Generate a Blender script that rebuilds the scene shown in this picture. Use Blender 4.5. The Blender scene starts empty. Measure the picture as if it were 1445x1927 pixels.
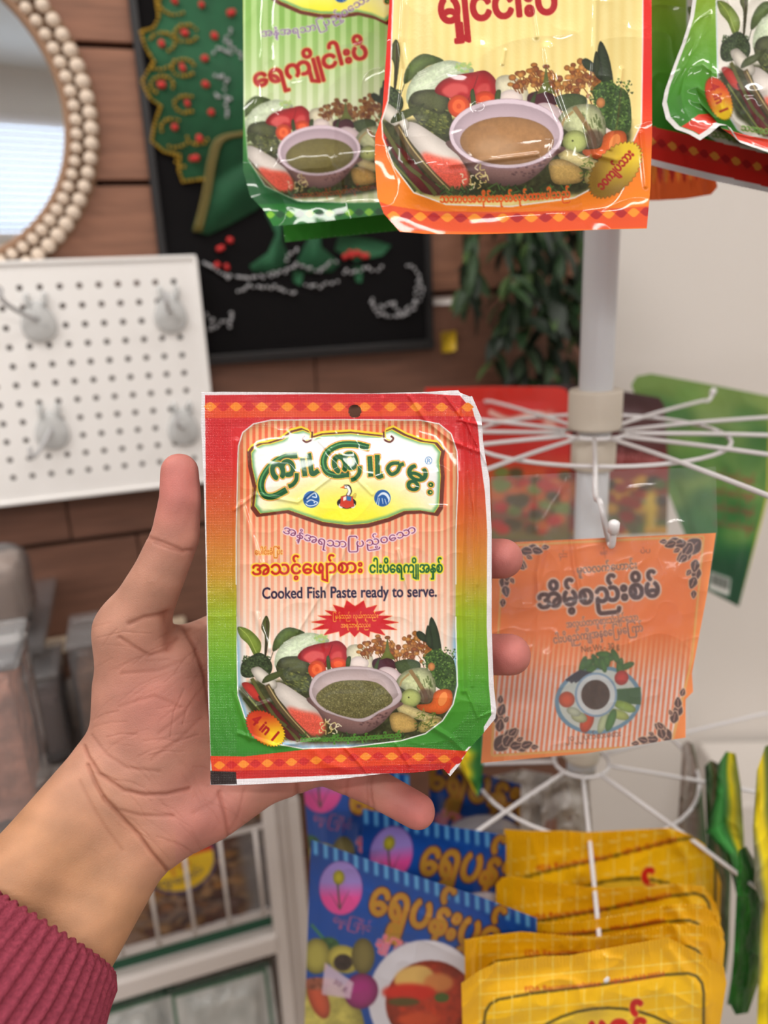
import bpy, bmesh, math, random
import numpy as np
from mathutils import Matrix, Vector
SC = bpy.context.scene
COL = SC.collection
rng = np.random.default_rng(7)
random.seed(7)

# ------------------------------------------------------------------ camera
F, CX, CY = 1447., 722.5, 963.5
def nrm(v):
    v = np.array(v, float); return v / np.linalg.norm(v)
_up = -nrm([(926 - CX), -(5705 - CY), -F])
_fz = np.array([0, 0, -1.]); _yy = nrm(_fz - _fz.dot(_up) * _up); _xx = np.cross(_yy, _up)
R = np.array([_xx, _yy, _up]); CAM = np.array([0, 0, 1.45])
cam_d = bpy.data.cameras.new('camera'); cam = bpy.data.objects.new('camera', cam_d); COL.objects.link(cam)
M = Matrix([list(R[0]) + [CAM[0]], list(R[1]) + [CAM[1]], list(R[2]) + [CAM[2]], [0, 0, 0, 1]])
cam.matrix_world = M
cam_d.sensor_fit = 'HORIZONTAL'; cam_d.sensor_width = 36; cam_d.lens = 36 * F / 1445
cam_d.clip_start = .01
cam_d.dof.use_dof = True; cam_d.dof.focus_distance = .335; cam_d.dof.aperture_fstop = 8.0
SC.camera = cam
# ------------------------------------------------------------------ world, lights, exposure
wd_ = bpy.data.worlds.new('sky'); SC.world = wd_; wd_.use_nodes = True
bg = wd_.node_tree.nodes['Background']; bg.inputs[0].default_value = (.62, .74, .92, 1); bg.inputs[1].default_value = 5.0
SC.view_settings.view_transform = 'Standard'; SC.view_settings.look = 'None'
SC.view_settings.gamma = 1; SC.view_settings.use_curve_mapping = False
SC.view_settings.exposure = -0.12
CEIL = 2.65
LIGHTS = [(-.75, .35, 1.2, .07, 13), (.75, .1, 1.2, .07, 12), (-.4, -1.1, 1.2, .12, 20), (1.0, -1.5, 1.2, .12, 20), (-1.6, -.6, 1.2, .12, 12)]
def area(name, loc, sx, sy, power, color, rot=(0, 0, 0)):
    l = bpy.data.lights.new(name, 'AREA'); l.shape = 'RECTANGLE'; l.size = sx; l.size_y = sy
    l.energy = power; l.color = color
    o = bpy.data.objects.new(name, l); COL.objects.link(o); o.location = loc; o.rotation_euler = rot
    return o
for (x, y, a, b, p) in LIGHTS:
    area('ceiling_lamp_light', (x, y, CEIL - .075), a, b, p, (1, .965, .925))
area('daylight', (.3, -3.3, 2.1), 2.1, .9, 40, (.86, .93, 1), (math.radians(90), 0, math.radians(180)))

# ------------------------------------------------------------------ geometry helpers
def P(px, py, d):
    px = np.asarray(px, float); py = np.asarray(py, float); d = np.asarray(d, float) + 0 * px
    q = np.stack([(px - CX) / F * d, -(py - CY) / F * d, -d], -1)
    return CAM + q @ R.T
def proj(p):
    q = (np.asarray(p) - CAM) @ R; d = -q[..., 2]
    return np.stack([CX + q[..., 0] / d * F, CY - q[..., 1] / d * F, d], -1)
WD = R @ nrm([(5357 - CX), -(342 - CY), -F]); WD[2] = 0; WD = nrm(WD); WN = np.cross(WD, [0, 0, 1.])
W0 = P(180, 690, 1.02)
def ray(px, py): return R @ np.array([(px - CX) / F, -(py - CY) / F, -1])
def wp(px, py, off=0.):
    r = ray(px, py); t = ((W0 + WN * off - CAM) @ WN) / (r @ WN); return CAM + r * t
def sz(px, py, off=0.):
    p = wp(px, py, off); return np.array([(p - W0) @ WD, p[2]])
def ws(s, z, off=0.):
    s = np.asarray(s, float); z = np.asarray(z, float) + 0 * s; off = np.asarray(off, float) + 0 * s
    b = W0 + s[..., None] * WD + off[..., None] * WN
    b = b.copy(); b[..., 2] = z; return b
def setp(o, label=None, cat=None, group=None, kind=None):
    if label: o['label'] = label
    if cat: o['category'] = cat
    if group: o['group'] = group
    if kind: o['kind'] = kind
    return o
def empty(name, loc, label=None, cat=None, group=None, kind=None):
    o = bpy.data.objects.new(name, None); COL.objects.link(o); o.location = tuple(loc); o.empty_display_size = .02
    return setp(o, label, cat, group, kind)
def absloc(o):
    v = Vector(o.location)
    while o.parent: o = o.parent; v = v + o.location
    return np.array(v)
def mesh_np(name, V, faces, mat=None, smooth=True, cols=None, fmat=None):
    m = bpy.data.meshes.new(name)
    V = np.asarray(V, np.float32)
    if isinstance(faces, np.ndarray):
        n, k = faces.shape
        m.vertices.add(len(V)); m.vertices.foreach_set('co', V.ravel())
        m.loops.add(n * k); m.loops.foreach_set('vertex_index', faces.astype(np.int32).ravel())
        m.polygons.add(n); m.polygons.foreach_set('loop_start', np.arange(0, n * k, k, dtype=np.int32))
        m.polygons.foreach_set('loop_total', np.full(n, k, np.int32))
        m.update(calc_edges=True)
    else:
        m.from_pydata([tuple(map(float, v)) for v in V], [], [list(map(int, f)) for f in faces]); m.update()
    if smooth: m.polygons.foreach_set('use_smooth', np.ones(len(m.polygons), bool))
    for mm in (mat if isinstance(mat, (list, tuple)) else [mat]):
        if mm: m.materials.append(mm)
    if fmat is not None: m.polygons.foreach_set('material_index', np.asarray(fmat, np.int32))
    if cols is not None:
        a = m.color_attributes.new('print', 'FLOAT_COLOR', 'POINT')
        c = np.ones((len(V), 4), np.float32); c[:, :3] = cols
        a.data.foreach_set('color', c.ravel())
    return m
def add(name, V, faces, mat=None, parent=None, smooth=True, cols=None, fmat=None, origin=None, **kw):
    V = np.asarray(V, float)
    o0 = V.mean(0) if origin is None else np.asarray(origin, float)
    m = mesh_np(name, V - o0, faces, mat, smooth, cols, fmat)
    o = bpy.data.objects.new(name, m); COL.objects.link(o)
    if parent is not None:
        o.parent = parent; o.location = tuple(o0 - absloc(parent))
    else: o.location = tuple(o0)
    return setp(o, **kw)
def inst(name, mesh, loc, parent=None, rot=None, scale=1.0, **kw):
    o = bpy.data.objects.new(name, mesh); COL.objects.link(o)
    base = absloc(parent) if parent is not None else np.zeros(3)
    if parent is not None: o.parent = parent
    o.location = tuple(np.asarray(loc) - base)
    if rot is not None: o.rotation_euler = rot
    o.scale = (scale,) * 3 if np.isscalar(scale) else tuple(scale)
    return setp(o, **kw)
def tube_geo(pts, r, n=10, caps=True):
    pts = np.asarray(pts, float); r = np.broadcast_to(np.asarray(r, float), (len(pts),))
    V = []; Fc = []
    t = np.gradient(pts, axis=0); t /= np.linalg.norm(t, axis=1)[:, None] + 1e-12
    ref = np.array([0, 0, 1.]) if abs(t[0][2]) < .9 else np.array([1., 0, 0])
    u = np.cross(t[0], ref); u /= np.linalg.norm(u)
    for i, p in enumerate(pts):
        u = u - t[i] * (u @ t[i]); u /= np.linalg.norm(u) + 1e-12
        w = np.cross(t[i], u)
        for k in range(n):
            a = 2 * math.pi * k / n; V.append(p + r[i] * (math.cos(a) * u + math.sin(a) * w))
    for i in range(len(pts) - 1):
        for k in range(n):
            a = i * n + k; b = i * n + (k + 1) % n; Fc.append((a, b, b + n, a + n))
    if caps:
        for i, s in ((0, 1), (len(pts) - 1, -1)):
            V.append(pts[i]); c = len(V) - 1
            for k in range(n):
                a = i * n + k; b = i * n + (k + 1) % n
                Fc.append((c, b, a) if s == 1 else (c, a, b))
    return np.array(V), Fc
def smooth_path(pts, n=8):
    pts = [np.asarray(p, float) for p in pts]
    P4 = [2 * pts[0] - pts[1]] + pts + [2 * pts[-1] - pts[-2]]; out = []
    for i in range(1, len(P4) - 2):
        a, b, c, d = P4[i - 1:i + 3]
        for k in range(n):
            t = k / n
            out.append(.5 * ((2 * b) + (-a + c) * t + (2 * a - 5 * b + 4 * c - d) * t * t + (-a + 3 * b - 3 * c + d) * t ** 3))
    out.append(pts[-1]); return np.array(out)
def box_geo(c, ax, h, bevel=0.0):
    """box centre c, axes (3 unit vectors), half sizes h; small chamfer"""
    bm = bmesh.new(); bmesh.ops.create_cube(bm, size=2)
    for v in bm.verts: v.co = Vector([v.co[i] * h[i] for i in range(3)])
    if bevel > 0: bmesh.ops.bevel(bm, geom=list(bm.edges), offset=bevel, segments=2, affect='EDGES', profile=.5)
    ax = np.array(ax)
    V = np.array([list(v.co) for v in bm.verts]) @ ax + np.asarray(c)
    bm.verts.index_update(); Fc = [[v.index for v in f.verts] for f in bm.faces]; bm.free()
    return V, Fc
WAX = [WD, -WN, np.array([0, 0, 1.])]       # right, into the wall, up: a right handed frame
IAX = np.eye(3)
def join(gs):
    V = []; Fc = []; o = 0
    for v, f in gs:
        V.append(np.asarray(v)); Fc += [[i + o for i in q] for q in f]; o += len(v)
    return np.concatenate(V), Fc
def wbox(s0, s1, z0, z1, o0, o1, bevel=0.0):
    c = ws((s0 + s1) / 2, (z0 + z1) / 2, (o0 + o1) / 2)
    return box_geo(c, WAX, ((s1 - s0) / 2, (o1 - o0) / 2, (z1 - z0) / 2), bevel)

# ------------------------------------------------------------------ materials
def lin(c):
    c = np.asarray(c, float)
    if c.max() > 1.001: c = c / 255.
    return np.where(c <= .04045, c / 12.92, ((c + .055) / 1.055) ** 2.4)
def mat(name, col=(200, 200, 200), rough=.5, metal=0., attr=False, noise=0., nscale=50., bump=0., bscale=200., coat=0., alpha=1., trans=0., sss=0., spec=.5, stretch=None):
    m = bpy.data.materials.new(name); m.use_nodes = True; nt = m.node_tree; b = nt.nodes['Principled BSDF']
    L = nt.links.new; N = nt.nodes.new
    c = lin(col); b.inputs['Roughness'].default_value = rough; b.inputs['Metallic'].default_value = metal
    b.inputs['Base Color'].default_value = (*c, 1); b.inputs['Specular IOR Level'].default_value = spec
    b.inputs['Coat Weight'].default_value = coat; b.inputs['Coat Roughness'].default_value = .12
    b.inputs['Alpha'].default_value = alpha; b.inputs['Transmission Weight'].default_value = trans
    tc = N('ShaderNodeTexCoord'); src = tc.outputs['Object']
    if stretch is not None:
        mp = N('ShaderNodeMapping'); mp.inputs['Scale'].default_value = stretch; L(src, mp.inputs['Vector']); src = mp.outputs['Vector']
    cur = None
    if attr:
        at = N('ShaderNodeAttribute'); at.attribute_name = 'print'; cur = at.outputs['Color']
    if noise > 0:
        nz = N('ShaderNodeTexNoise'); nz.inputs['Scale'].default_value = nscale; nz.inputs['Detail'].default_value = 6
        L(src, nz.inputs['Vector'])
        mr = N('ShaderNodeMapRange'); mr.inputs[1].default_value = .3; mr.inputs[2].default_value = .7
        mr.inputs[3].default_value = 1 - noise; mr.inputs[4].default_value = 1 + noise; L(nz.outputs['Fac'], mr.inputs[0])
        mx = N('ShaderNodeMix'); mx.data_type = 'RGBA'; mx.blend_type = 'MULTIPLY'; mx.inputs[0].default_value = 1
        if cur is not None: L(cur, mx.inputs[6])
        else: mx.inputs[6].default_value = (*c, 1)
        L(mr.outputs[0], mx.inputs[7]); cur = mx.outputs[2]
    if cur is not None: L(cur, b.inputs['Base Color'])
    if bump > 0:
        n2 = N('ShaderNodeTexNoise'); n2.inputs['Scale'].default_value = bscale; n2.inputs['Detail'].default_value = 4
        L(src, n2.inputs['Vector'])
        bp = N('ShaderNodeBump'); bp.inputs['Strength'].default_value = bump; bp.inputs['Distance'].default_value = .001
        L(n2.outputs['Fac'], bp.inputs['Height']); L(bp.outputs['Normal'], b.inputs['Normal'])
    if sss > 0:
        b.inputs['Subsurface Weight'].default_value = sss; b.inputs['Subsurface Radius'].default_value = (.9, .35, .2)
        b.inputs['Subsurface Scale'].default_value = .004
    return m

# ------------------------------------------------------------------ print rasteriser (numpy)
def vnoise(h, w, cell, seed):
    g = np.random.default_rng(seed).random((int(h / cell) + 3, int(w / cell) + 3))
    y = np.arange(h) / cell; x = np.arange(w) / cell
    yi = y.astype(int); xi = x.astype(int); fy = (y - yi)[:, None]; fx = (x - xi)[None]
    fy = fy * fy * (3 - 2 * fy); fx = fx * fx * (3 - 2 * fx)
    a = g[yi][:, xi]; b = g[yi][:, xi + 1]; c = g[yi + 1][:, xi]; d = g[yi + 1][:, xi + 1]
    return (a * (1 - fx) + b * fx) * (1 - fy) + (c * (1 - fx) + d * fx) * fy
def rast(E, H, W, pad=0):
    """E: (N,4) directed edges x0,y0,x1,y1 in canvas px -> (y0,x0,mask)"""
    SS = 4
    E = np.asarray(E, float)
    xa = int(max(0, math.floor(E[:, [0, 2]].min()) - pad - 1)); xb = int(min(W, math.ceil(E[:, [0, 2]].max()) + pad + 2))
    ya = int(max(0, math.floor(E[:, [1, 3]].min()) - pad - 1)); yb = int(min(H, math.ceil(E[:, [1, 3]].max()) + pad + 2))
    if xb <= xa or yb <= ya: return None
    h, w = yb - ya, xb - xa
    y0 = (E[:, 1] - ya) * SS - .5; y1 = (E[:, 3] - ya) * SS - .5; x0 = E[:, 0] - xa; x1 = E[:, 2] - xa
    sgn = np.where(y1 > y0, 1., -1.); lo = np.minimum(y0, y1); hi = np.maximum(y0, y1)
    r0 = np.clip(np.ceil(lo), 0, h * SS).astype(int); r1 = np.clip(np.ceil(hi), 0, h * SS).astype(int)
    cnt = r1 - r0; k = np.repeat(np.arange(len(E)), cnt)
    if len(k) == 0: return None
    rows = np.arange(cnt.sum()) - np.repeat(np.cumsum(cnt) - cnt, cnt) + r0[k]
    x = x0[k] + (rows - y0[k]) / (y1[k] - y0[k]) * (x1[k] - x0[k])
    x = np.clip(x, 0, w - 1e-3); xi = x.astype(int); f = x - xi; s = sgn[k]
    W2 = w + 2
    acc = np.bincount(rows * W2 + xi, s * (1 - f), h * SS * W2) + np.bincount(rows * W2 + xi + 1, s * f, h * SS * W2)
    m = np.minimum(np.abs(np.cumsum(acc.reshape(h * SS, W2), 1)[:, :w]), 1)
    return ya, xa, m.reshape(h, SS, w).mean(1)
def edges(pts):
    p = np.asarray(pts, float); q = np.roll(p, -1, 0); return np.concatenate([p, q], 1)
def blur(m, r):
    r = int(round(r))
    if r < 1: return m
    for ax in (0, 1):
        for _ in range(2):
            pw = [(0, 0), (0, 0)]; pw[ax] = (r + 1, r); c = np.cumsum(np.pad(m, pw, mode='edge'), ax)
            n = m.shape[ax]; sl = lambda a, b: tuple([slice(a, b) if i == ax else slice(None) for i in (0, 1)])
            m = (c[sl(2 * r + 1, 2 * r + 1 + n)] - c[sl(0, n)]) / (2 * r + 1)
    return m
def dilate(m, r):
    R_ = int(math.ceil(r)); out = m.copy(); h, w = m.shape; p = np.pad(m, R_)
    for dy in range(-R_, R_ + 1):
        for dx in range(-R_, R_ + 1):
            d = math.hypot(dx, dy)
            if d <= r + .5: np.maximum(out, p[R_ + dy:R_ + dy + h, R_ + dx:R_ + dx + w] * min(1, r + .5 - d + (d == 0)), out)
    return out
def catmull(pts, n=6):
    p = np.asarray(pts, float); N = len(p); out = []
    for i in range(N):
        a, b, c, d = p[i - 1], p[i], p[(i + 1) % N], p[(i + 2) % N]
        for k in range(n):
            t = k / n
            out.append(.5 * ((2 * b) + (-a + c) * t + (2 * a - 5 * b + 4 * c - d) * t * t + (-a + 3 * b - 3 * c + d) * t ** 3))
    return np.array(out)
def rgb(c):
    c = np.asarray(c, float); return c / 255.
class Canvas:
    def __init__(s, x0, y0, x1, y1, k, bgc):
        s.x0, s.y0, s.k = x0, y0, k; s.W = int((x1 - x0) * k) + 2; s.H = int((y1 - y0) * k) + 2
        s.a = np.ones((s.H, s.W, 3)) * rgb(bgc); s.T = lambda p: np.asarray(p, float); s.seed = 1; s.ks = 1.; s.g = .985
        s.Y, s.X = np.mgrid[0:s.H, 0:s.W].astype(float); s.X = s.X / k + x0; s.Y = s.Y / k + y0
    def tr(s, p): return (s.T(np.asarray(p, float)) - [s.x0, s.y0]) * s.k
    def comp(s, r, col, alpha=1.):
        if r is None: return
        ya, xa, m = r; h, w = m.shape; sl = (slice(ya, ya + h), slice(xa, xa + w))
        if callable(col): c = col(s.X[sl], s.Y[sl])
        else: c = rgb(col) if not (isinstance(col, np.ndarray) and col.ndim == 3) else col
        m = (m * alpha)[..., None]; s.a[sl] = s.a[sl] * (1 - m) + c * m
    def fill(s, pts, col, smooth=False, alpha=1., soft=0, grow=0, outl=(), sh=0., nz=0., cell=6, grad=None):
        """grad=(dx,dy,amount). sh = rounded shading of the printed picture"""
        if smooth: pts = catmull(pts)
        kk = s.k * s.ks
        r = rast(edges(s.tr(pts)), s.H, s.W, pad=int(6 + (grow + soft) * kk + max([o[0] for o in outl], default=0) * kk))
        if r is None: return
        ya, xa, m = r
        if grow > 0: m = dilate(m, grow * kk)
        for (rr, oc) in outl: s.comp((ya, xa, dilate(m, rr * kk)), oc)
        if soft > 0: m = blur(m, soft * kk)
        h, w = m.shape; s.seed += 1
        c = (col(s.X[ya:ya + h, xa:xa + w], s.Y[ya:ya + h, xa:xa + w]) if callable(col) else np.ones((h, w, 3)) * rgb(col))
        if nz > 0:
            n = vnoise(h, w, max(1.2, cell * kk), s.seed) * .6 + vnoise(h, w, max(1., cell * kk * .4), s.seed + 99) * .4 - .5
            c = c * (1 + n * 2 * nz)[..., None]
        if sh > 0:
            b = blur(m, max(1, .12 * min(h, w))); c = c * (1 - sh + sh * np.clip((b - .35) / .6, 0, 1.1))[..., None]
        if grad:
            gy = (np.arange(h) / max(h, 1) - .5)[:, None]; gx = (np.arange(w) / max(w, 1) - .5)[None]
            c = c * (1 + grad[2] * 2 * (gx * grad[0] + gy * grad[1]))[..., None]
        s.comp((ya, xa, m), np.clip(c, 0, 1), alpha)
    def ell(s, cx, cy, rx, ry, col, rot=0, n=40, wob=0., **kw):
        t = np.linspace(0, 2 * math.pi, n, endpoint=False); q = 1 + (wob * np.where(np.arange(n) % 2, 1, -1))
        x = rx * q * np.cos(t); y = ry * q * np.sin(t); a = math.radians(rot)
        s.fill(np.stack([cx + x * math.cos(a) - y * math.sin(a), cy + x * math.sin(a) + y * math.cos(a)], 1), col, **kw)
    def line(s, pts, w, col, smooth=True, taper=False, **kw):
        p = smooth_path(pts, 6) if (smooth and len(pts) > 2) else np.asarray(pts, float)
        t = np.gradient(p, axis=0); t /= np.linalg.norm(t, axis=1)[:, None] + 1e-9; nn = np.stack([-t[:, 1], t[:, 0]], 1)
        ww = np.full(len(p), w / 2.)
        if taper: ww = ww * np.sin(np.linspace(.25, math.pi - .1, len(p)))
        s.fill(np.concatenate([p + nn * ww[:, None], (p - nn * ww[:, None])[::-1]]), col, **kw)
    def text(s, txt, base, h, col, outl=(), bold=0., shear=0., alpha=1., grad=None, w=None, side=0):
        """base: 2+ points; text fits the whole path; h = em height in path units"""
        E, tot = shape(txt)
        if len(E) == 0: return
        p = smooth_path(base, 12) if len(base) > 2 else np.array([np.asarray(base[0], float) + (np.asarray(base[1], float) - base[0]) * t for t in np.linspace(0, 1, 8)])
        L = np.concatenate([[0], np.cumsum(np.linalg.norm(np.diff(p, axis=0), axis=1))])
        def mp(x, y):
            q = (x + shear * y * h / (L[-1] / tot)) / tot * L[-1]; qc = np.clip(q, 0, L[-1])
            bx = np.interp(qc, L, p[:, 0]); by = np.interp(qc, L, p[:, 1])
            e = 1e-2 * L[-1]
            tx = np.interp(np.clip(qc + e, 0, L[-1]), L, p[:, 0]) - np.interp(np.clip(qc - e, 0, L[-1]), L, p[:, 0])
            ty = np.interp(np.clip(qc + e, 0, L[-1]), L, p[:, 1]) - np.interp(np.clip(qc - e, 0, L[-1]), L, p[:, 1])
            l = np.hypot(tx, ty) + 1e-9; tx, ty = tx / l, ty / l; d = q - qc
            return np.stack([bx + tx * d + ty * y * h, by + ty * d - tx * y * h], 1)
        a = s.tr(mp(E[:, 0], E[:, 1])); b = s.tr(mp(E[:, 2], E[:, 3])); kk = s.k * s.ks
        r = rast(np.concatenate([a, b], 1), s.H, s.W, pad=int(4 + (bold + max([o[0] for o in outl], default=0)) * kk))
        if r is None: return
        ya, xa, m = r
        if bold > 0: m = dilate(m, bold * kk)
        for (rr, oc) in outl: s.comp((ya, xa, dilate(m, rr * kk)), oc, alpha)
        s.comp((ya, xa, m), col, alpha)
        if side: s.comp((ya, xa, np.clip(m * 1.0 - np.roll(np.roll(m, 1, 0), 1, 1), 0, 1)), (255, 255, 255), .35)
    def sample(s, px, py):
        x = np.clip((px - s.x0) * s.k, 0, s.W - 1.001); y = np.clip((py - s.y0) * s.k, 0, s.H - 1.001)
        xi = x.astype(int); yi = y.astype(int); fx = (x - xi)[..., None]; fy = (y - yi)[..., None]; A = s.a
        return s.g * np.clip((A[yi, xi] * (1 - fx) + A[yi, xi + 1] * fx) * (1 - fy) + (A[yi + 1, xi] * (1 - fx) + A[yi + 1, xi + 1] * fx) * fy, 0, 1) ** 1.1
# glyph outlines taken from the built-in interface font of the program
_G = {}
def glyph(ch):
    if ch in _G: return _G[ch]
    def one(sx):
        c = bpy.data.curves.new('g', 'FONT'); c.body = sx; c.size = 1; c.resolution_u = 4
        o = bpy.data.objects.new('g', c); COL.objects.link(o)
        m = bpy.data.meshes.new_from_object(o.evaluated_get(bpy.context.evaluated_depsgraph_get()))
        bpy.data.objects.remove(o); bpy.data.curves.remove(c); return m
    m = one(ch); co = np.array([v.co[:2] for v in m.vertices]) if len(m.vertices) else np.zeros((0, 2))
    ed = set()
    for p in m.polygons:
        vs = list(p.vertices)
        if p.normal.z < 0: vs.reverse()
        for i in range(len(vs)): ed.add((vs[i], vs[(i + 1) % len(vs)]))
    out = [(a, b) for a, b in ed if (b, a) not in ed]
    E = np.array([[*co[a], *co[b]] for a, b in out]) if out else np.zeros((0, 4))
    bpy.data.meshes.remove(m)
    m2 = one(ch + '|'); m3 = one('|')
    adv = max(v.co.x for v in m2.vertices) - max(v.co.x for v in m3.vertices)
    bpy.data.meshes.remove(m2); bpy.data.meshes.remove(m3)
    _G[ch] = (E, adv); return _G[ch]
WIDE = set('ကတထဘယလသဟညအဃဆ')
MARKS = set('ါာိီုူေဲံ့း္်ျြွှ')
def rect_e(x0, y0, x1, y1): return edges([(x0, y0), (x1, y0), (x1, y1), (x0, y1)])
def shape(txt):
    """small Burmese shaper: reorders e and medial ra, stretches medial ra, tall u / uu bars"""
    x = 0.; out = []; i = 0
    def put(ch, dx=0., sx=1., sy=1., ox=0.):
        E, adv = glyph(ch)
        if len(E):
            e = E.copy(); e[:, [0, 2]] = (e[:, [0, 2]] - ox) * sx + ox + x + dx; e[:, [1, 3]] *= sy; out.append(e)
        return adv
    while i < len(txt):
        b = txt[i]; i += 1; mk = []
        if '\u1000' <= b <= '\u109f':
            while i < len(txt) and txt[i] in MARKS: mk.append(txt[i]); i += 1
        if b in MARKS: mk = [b] + mk; b = None
        if 'ေ' in mk: x += put('ေ')
        wide = b in WIDE
        ra = 'ြ' in mk
        if ra: x += put('ြ', sx=1.62 if wide else 1.0, ox=.091)
        if b:
            if b == ' ': x += .3
            else: x += put(b)
        tail = 0.
        if 'ျ' in mk: x += put('ျ')
        low = ra or 'ျ' in mk or b in ('န', 'ရ', 'ည')
        for m in mk:
            if m in 'ေြျ': continue
            if m == 'ု' and low:
                out.append(rect_e(x + .03, -.46, x + .11, .55)); x += .16
            elif m == 'ူ' and low:
                out.append(rect_e(x + .03, -.02, x + .12, .6)); out.append(rect_e(x + .22, .03, x + .31, .6)); out.append(rect_e(x + .22, -.02, x + .42, .06)); x += .45
            else: x += put(m)
        if ra: x += .05
    return (np.concatenate(out) if out else np.zeros((0, 4))), max(x, .1)

# ------------------------------------------------------------------ printed artwork
def mixc(a, b, t):
    t = np.clip(t, 0, 1)[..., None]; return rgb(a) * (1 - t) + rgb(b) * t
def ramp(stops):
    ys = [q[0] for q in stops]; cs = np.array([rgb(q[1]) for q in stops])
    return lambda X, Y: np.stack([np.interp(Y, ys, cs[:, i]) for i in range(3)], -1)
def vegetables(c, T, bowl='spout', ks=1.):
    """the printed photograph of vegetables round a bowl; coordinates of the held packet's picture"""
    old = c.T, c.ks
    c.T = lambda p: T(np.asarray(p, float) / 3.284 + [440, 1180]); c.ks = ks / 3.284
    f = c.fill; e = c.ell; l = c.line; r = np.random.default_rng(3)
    f([(20, 380), (120, 330), (400, 330), (900, 300), (1370, 330), (1372, 420), (1300, 590), (1130, 700), (900, 725), (500, 720), (330, 700), (150, 600)], (62, 66, 38), nz=.35, cell=25, soft=10)
    f([(25, 0), (100, 20), (165, 90), (165, 150), (130, 178), (90, 110), (40, 60)], (128, 150, 62), True, sh=.3, nz=.08, cell=30)
    l([(35, 5), (90, 60), (140, 160)], 5, (160, 178, 90))
    f([(170, 0), (200, -70), (222, -20), (215, 80), (200, 185), (190, 180), (192, 60)], (86, 92, 44), True, sh=.35)
    l([(205, -40), (205, 60), (195, 190)], 6, (60, 45, 35))
    f([(245, 150), (250, 90), (290, 30), (350, 5), (438, 38), (360, 62), (300, 112)], (100, 122, 62), True, sh=.35, nz=.1, cell=20, outl=[(3, (45, 60, 30))])
    l([(248, 140), (235, 180), (222, 215)], 4, (45, 50, 30))
    f([(258, 250), (258, 180), (300, 108), (380, 58), (470, 35), (560, 60), (588, 92), (500, 120), (430, 160), (400, 205), (300, 250)], (212, 226, 196), True, sh=.25, nz=.1, cell=14)
    for q in range(26):
        x = 290 + r.random() * 200; y = 70 + r.random() * 140
        l([(x, y), (x + 25 + r.random() * 30, y - 22 + r.random() * 10)], 3, (238, 242, 226), alpha=.7)
    for q in range(34): e(500 + r.random() * 80, 45 + r.random() * 50, 8, 6, (150 + r.integers(40), 196, 120), alpha=.7)
    f([(45, 290), (50, 225), (100, 185), (160, 160), (212, 190), (238, 240), (222, 292), (150, 305), (80, 315)], (62, 78, 50), True, sh=.3, nz=.5, cell=7)
    for q in range(150):
        x = 55 + r.random() * 170; y = 180 + r.random() * 115; e(x, y, 6, 5, [(42, 56, 36), (86, 104, 66), (60, 76, 48)][r.integers(3)], alpha=.8)
    f([(262, 250), (285, 200), (345, 182), (430, 188), (470, 230), (478, 300), (482, 380), (430, 430), (370, 390), (320, 350), (280, 300)], (84, 92, 54), True, sh=.35, nz=.35, cell=12)
    f([(275, 245), (300, 200), (360, 182), (425, 192), (462, 235), (440, 300), (380, 290), (320, 262)], (92, 98, 66), True, sh=.4, nz=.08)
    for q in range(40):
        x = 300 + r.random() * 160; y = 270 + r.random() * 140; l([(x, y), (x + 16, y + 12 * r.random())], 6, [(112, 118, 60), (48, 54, 34), (134, 138, 80)][r.integers(3)])
    f([(398, 192), (430, 140), (500, 112), (580, 98), (650, 90), (700, 140), (707, 220), (684, 248), (600, 242), (540, 252), (470, 222)], (176, 34, 42), True, sh=.3, outl=[(3, (120, 20, 25))])
    f([(430, 190), (480, 150), (550, 160), (560, 200), (520, 195), (480, 225)], (226, 110, 105), True, soft=5, alpha=.75)
    f([(600, 190), (625, 155), (665, 155), (668, 200), (640, 215)], (220, 100, 95), True, soft=5, alpha=.7)
    l([(560, 235), (590, 170), (610, 110)], 5, (130, 22, 28))
    e(515, 264, 55, 57, (222, 84, 42), sh=.25); e(515, 264, 32, 34, (236, 112, 62)); e(515, 264, 12, 14, (220, 88, 45))
    e(646, 228, 52, 40, (222, 78, 42), sh=.25); e(646, 230, 28, 20, (236, 104, 58))
    f([(702, 130), (760, 108), (830, 140), (862, 200), (852, 272), (760, 268), (706, 210)], (222, 216, 188), True, sh=.3, nz=.06, cell=20)
    l([(770, 130), (775, 190), (765, 250)], 4, (190, 186, 140)); e(775, 225, 60, 44, (228, 214, 208), sh=.2)
    for (cx, cy, n) in ((830, 140, 14), (925, 130, 26), (1000, 150, 20), (1110, 120, 26), (1165, 95, 14), (1180, 160, 18), (1080, 180, 10)):
        for q in range(n):
            x = cx + r.normal() * 34; y = cy + r.normal() * 28
            l([(x, y), (x * .6 + (cx + 20) * .4, y + 38)], 5, (126, 74, 36)); e(x, y, 13 + 7 * r.random(), 11 + 6 * r.random(), [(190, 124, 56), (160, 92, 44), (212, 150, 78)][r.integers(3)], sh=.35)
    f([(858, 245), (868, 200), (950, 188), (1000, 222), (1004, 255), (900, 278)], (78, 30, 44), True, sh=.3)
    f([(950, 60), (964, 150), (1000, 205), (945, 192), (902, 205), (935, 150)], (116, 126, 54), sh=.2)
    for pts in ([(572, 195), (590, 180), (600, 262), (580, 264)], [(700, 190), (724, 186), (716, 246), (694, 244)], [(903, 188), (884, 276), (862, 268), (880, 220)]):
        f(pts, (72, 92, 46), True, sh=.3)
    f([(1003, 215), (1088, 200), (1150, 222), (1140, 272), (1040, 292), (1003, 252)], (74, 90, 54), True, sh=.3, nz=.1)
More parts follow.
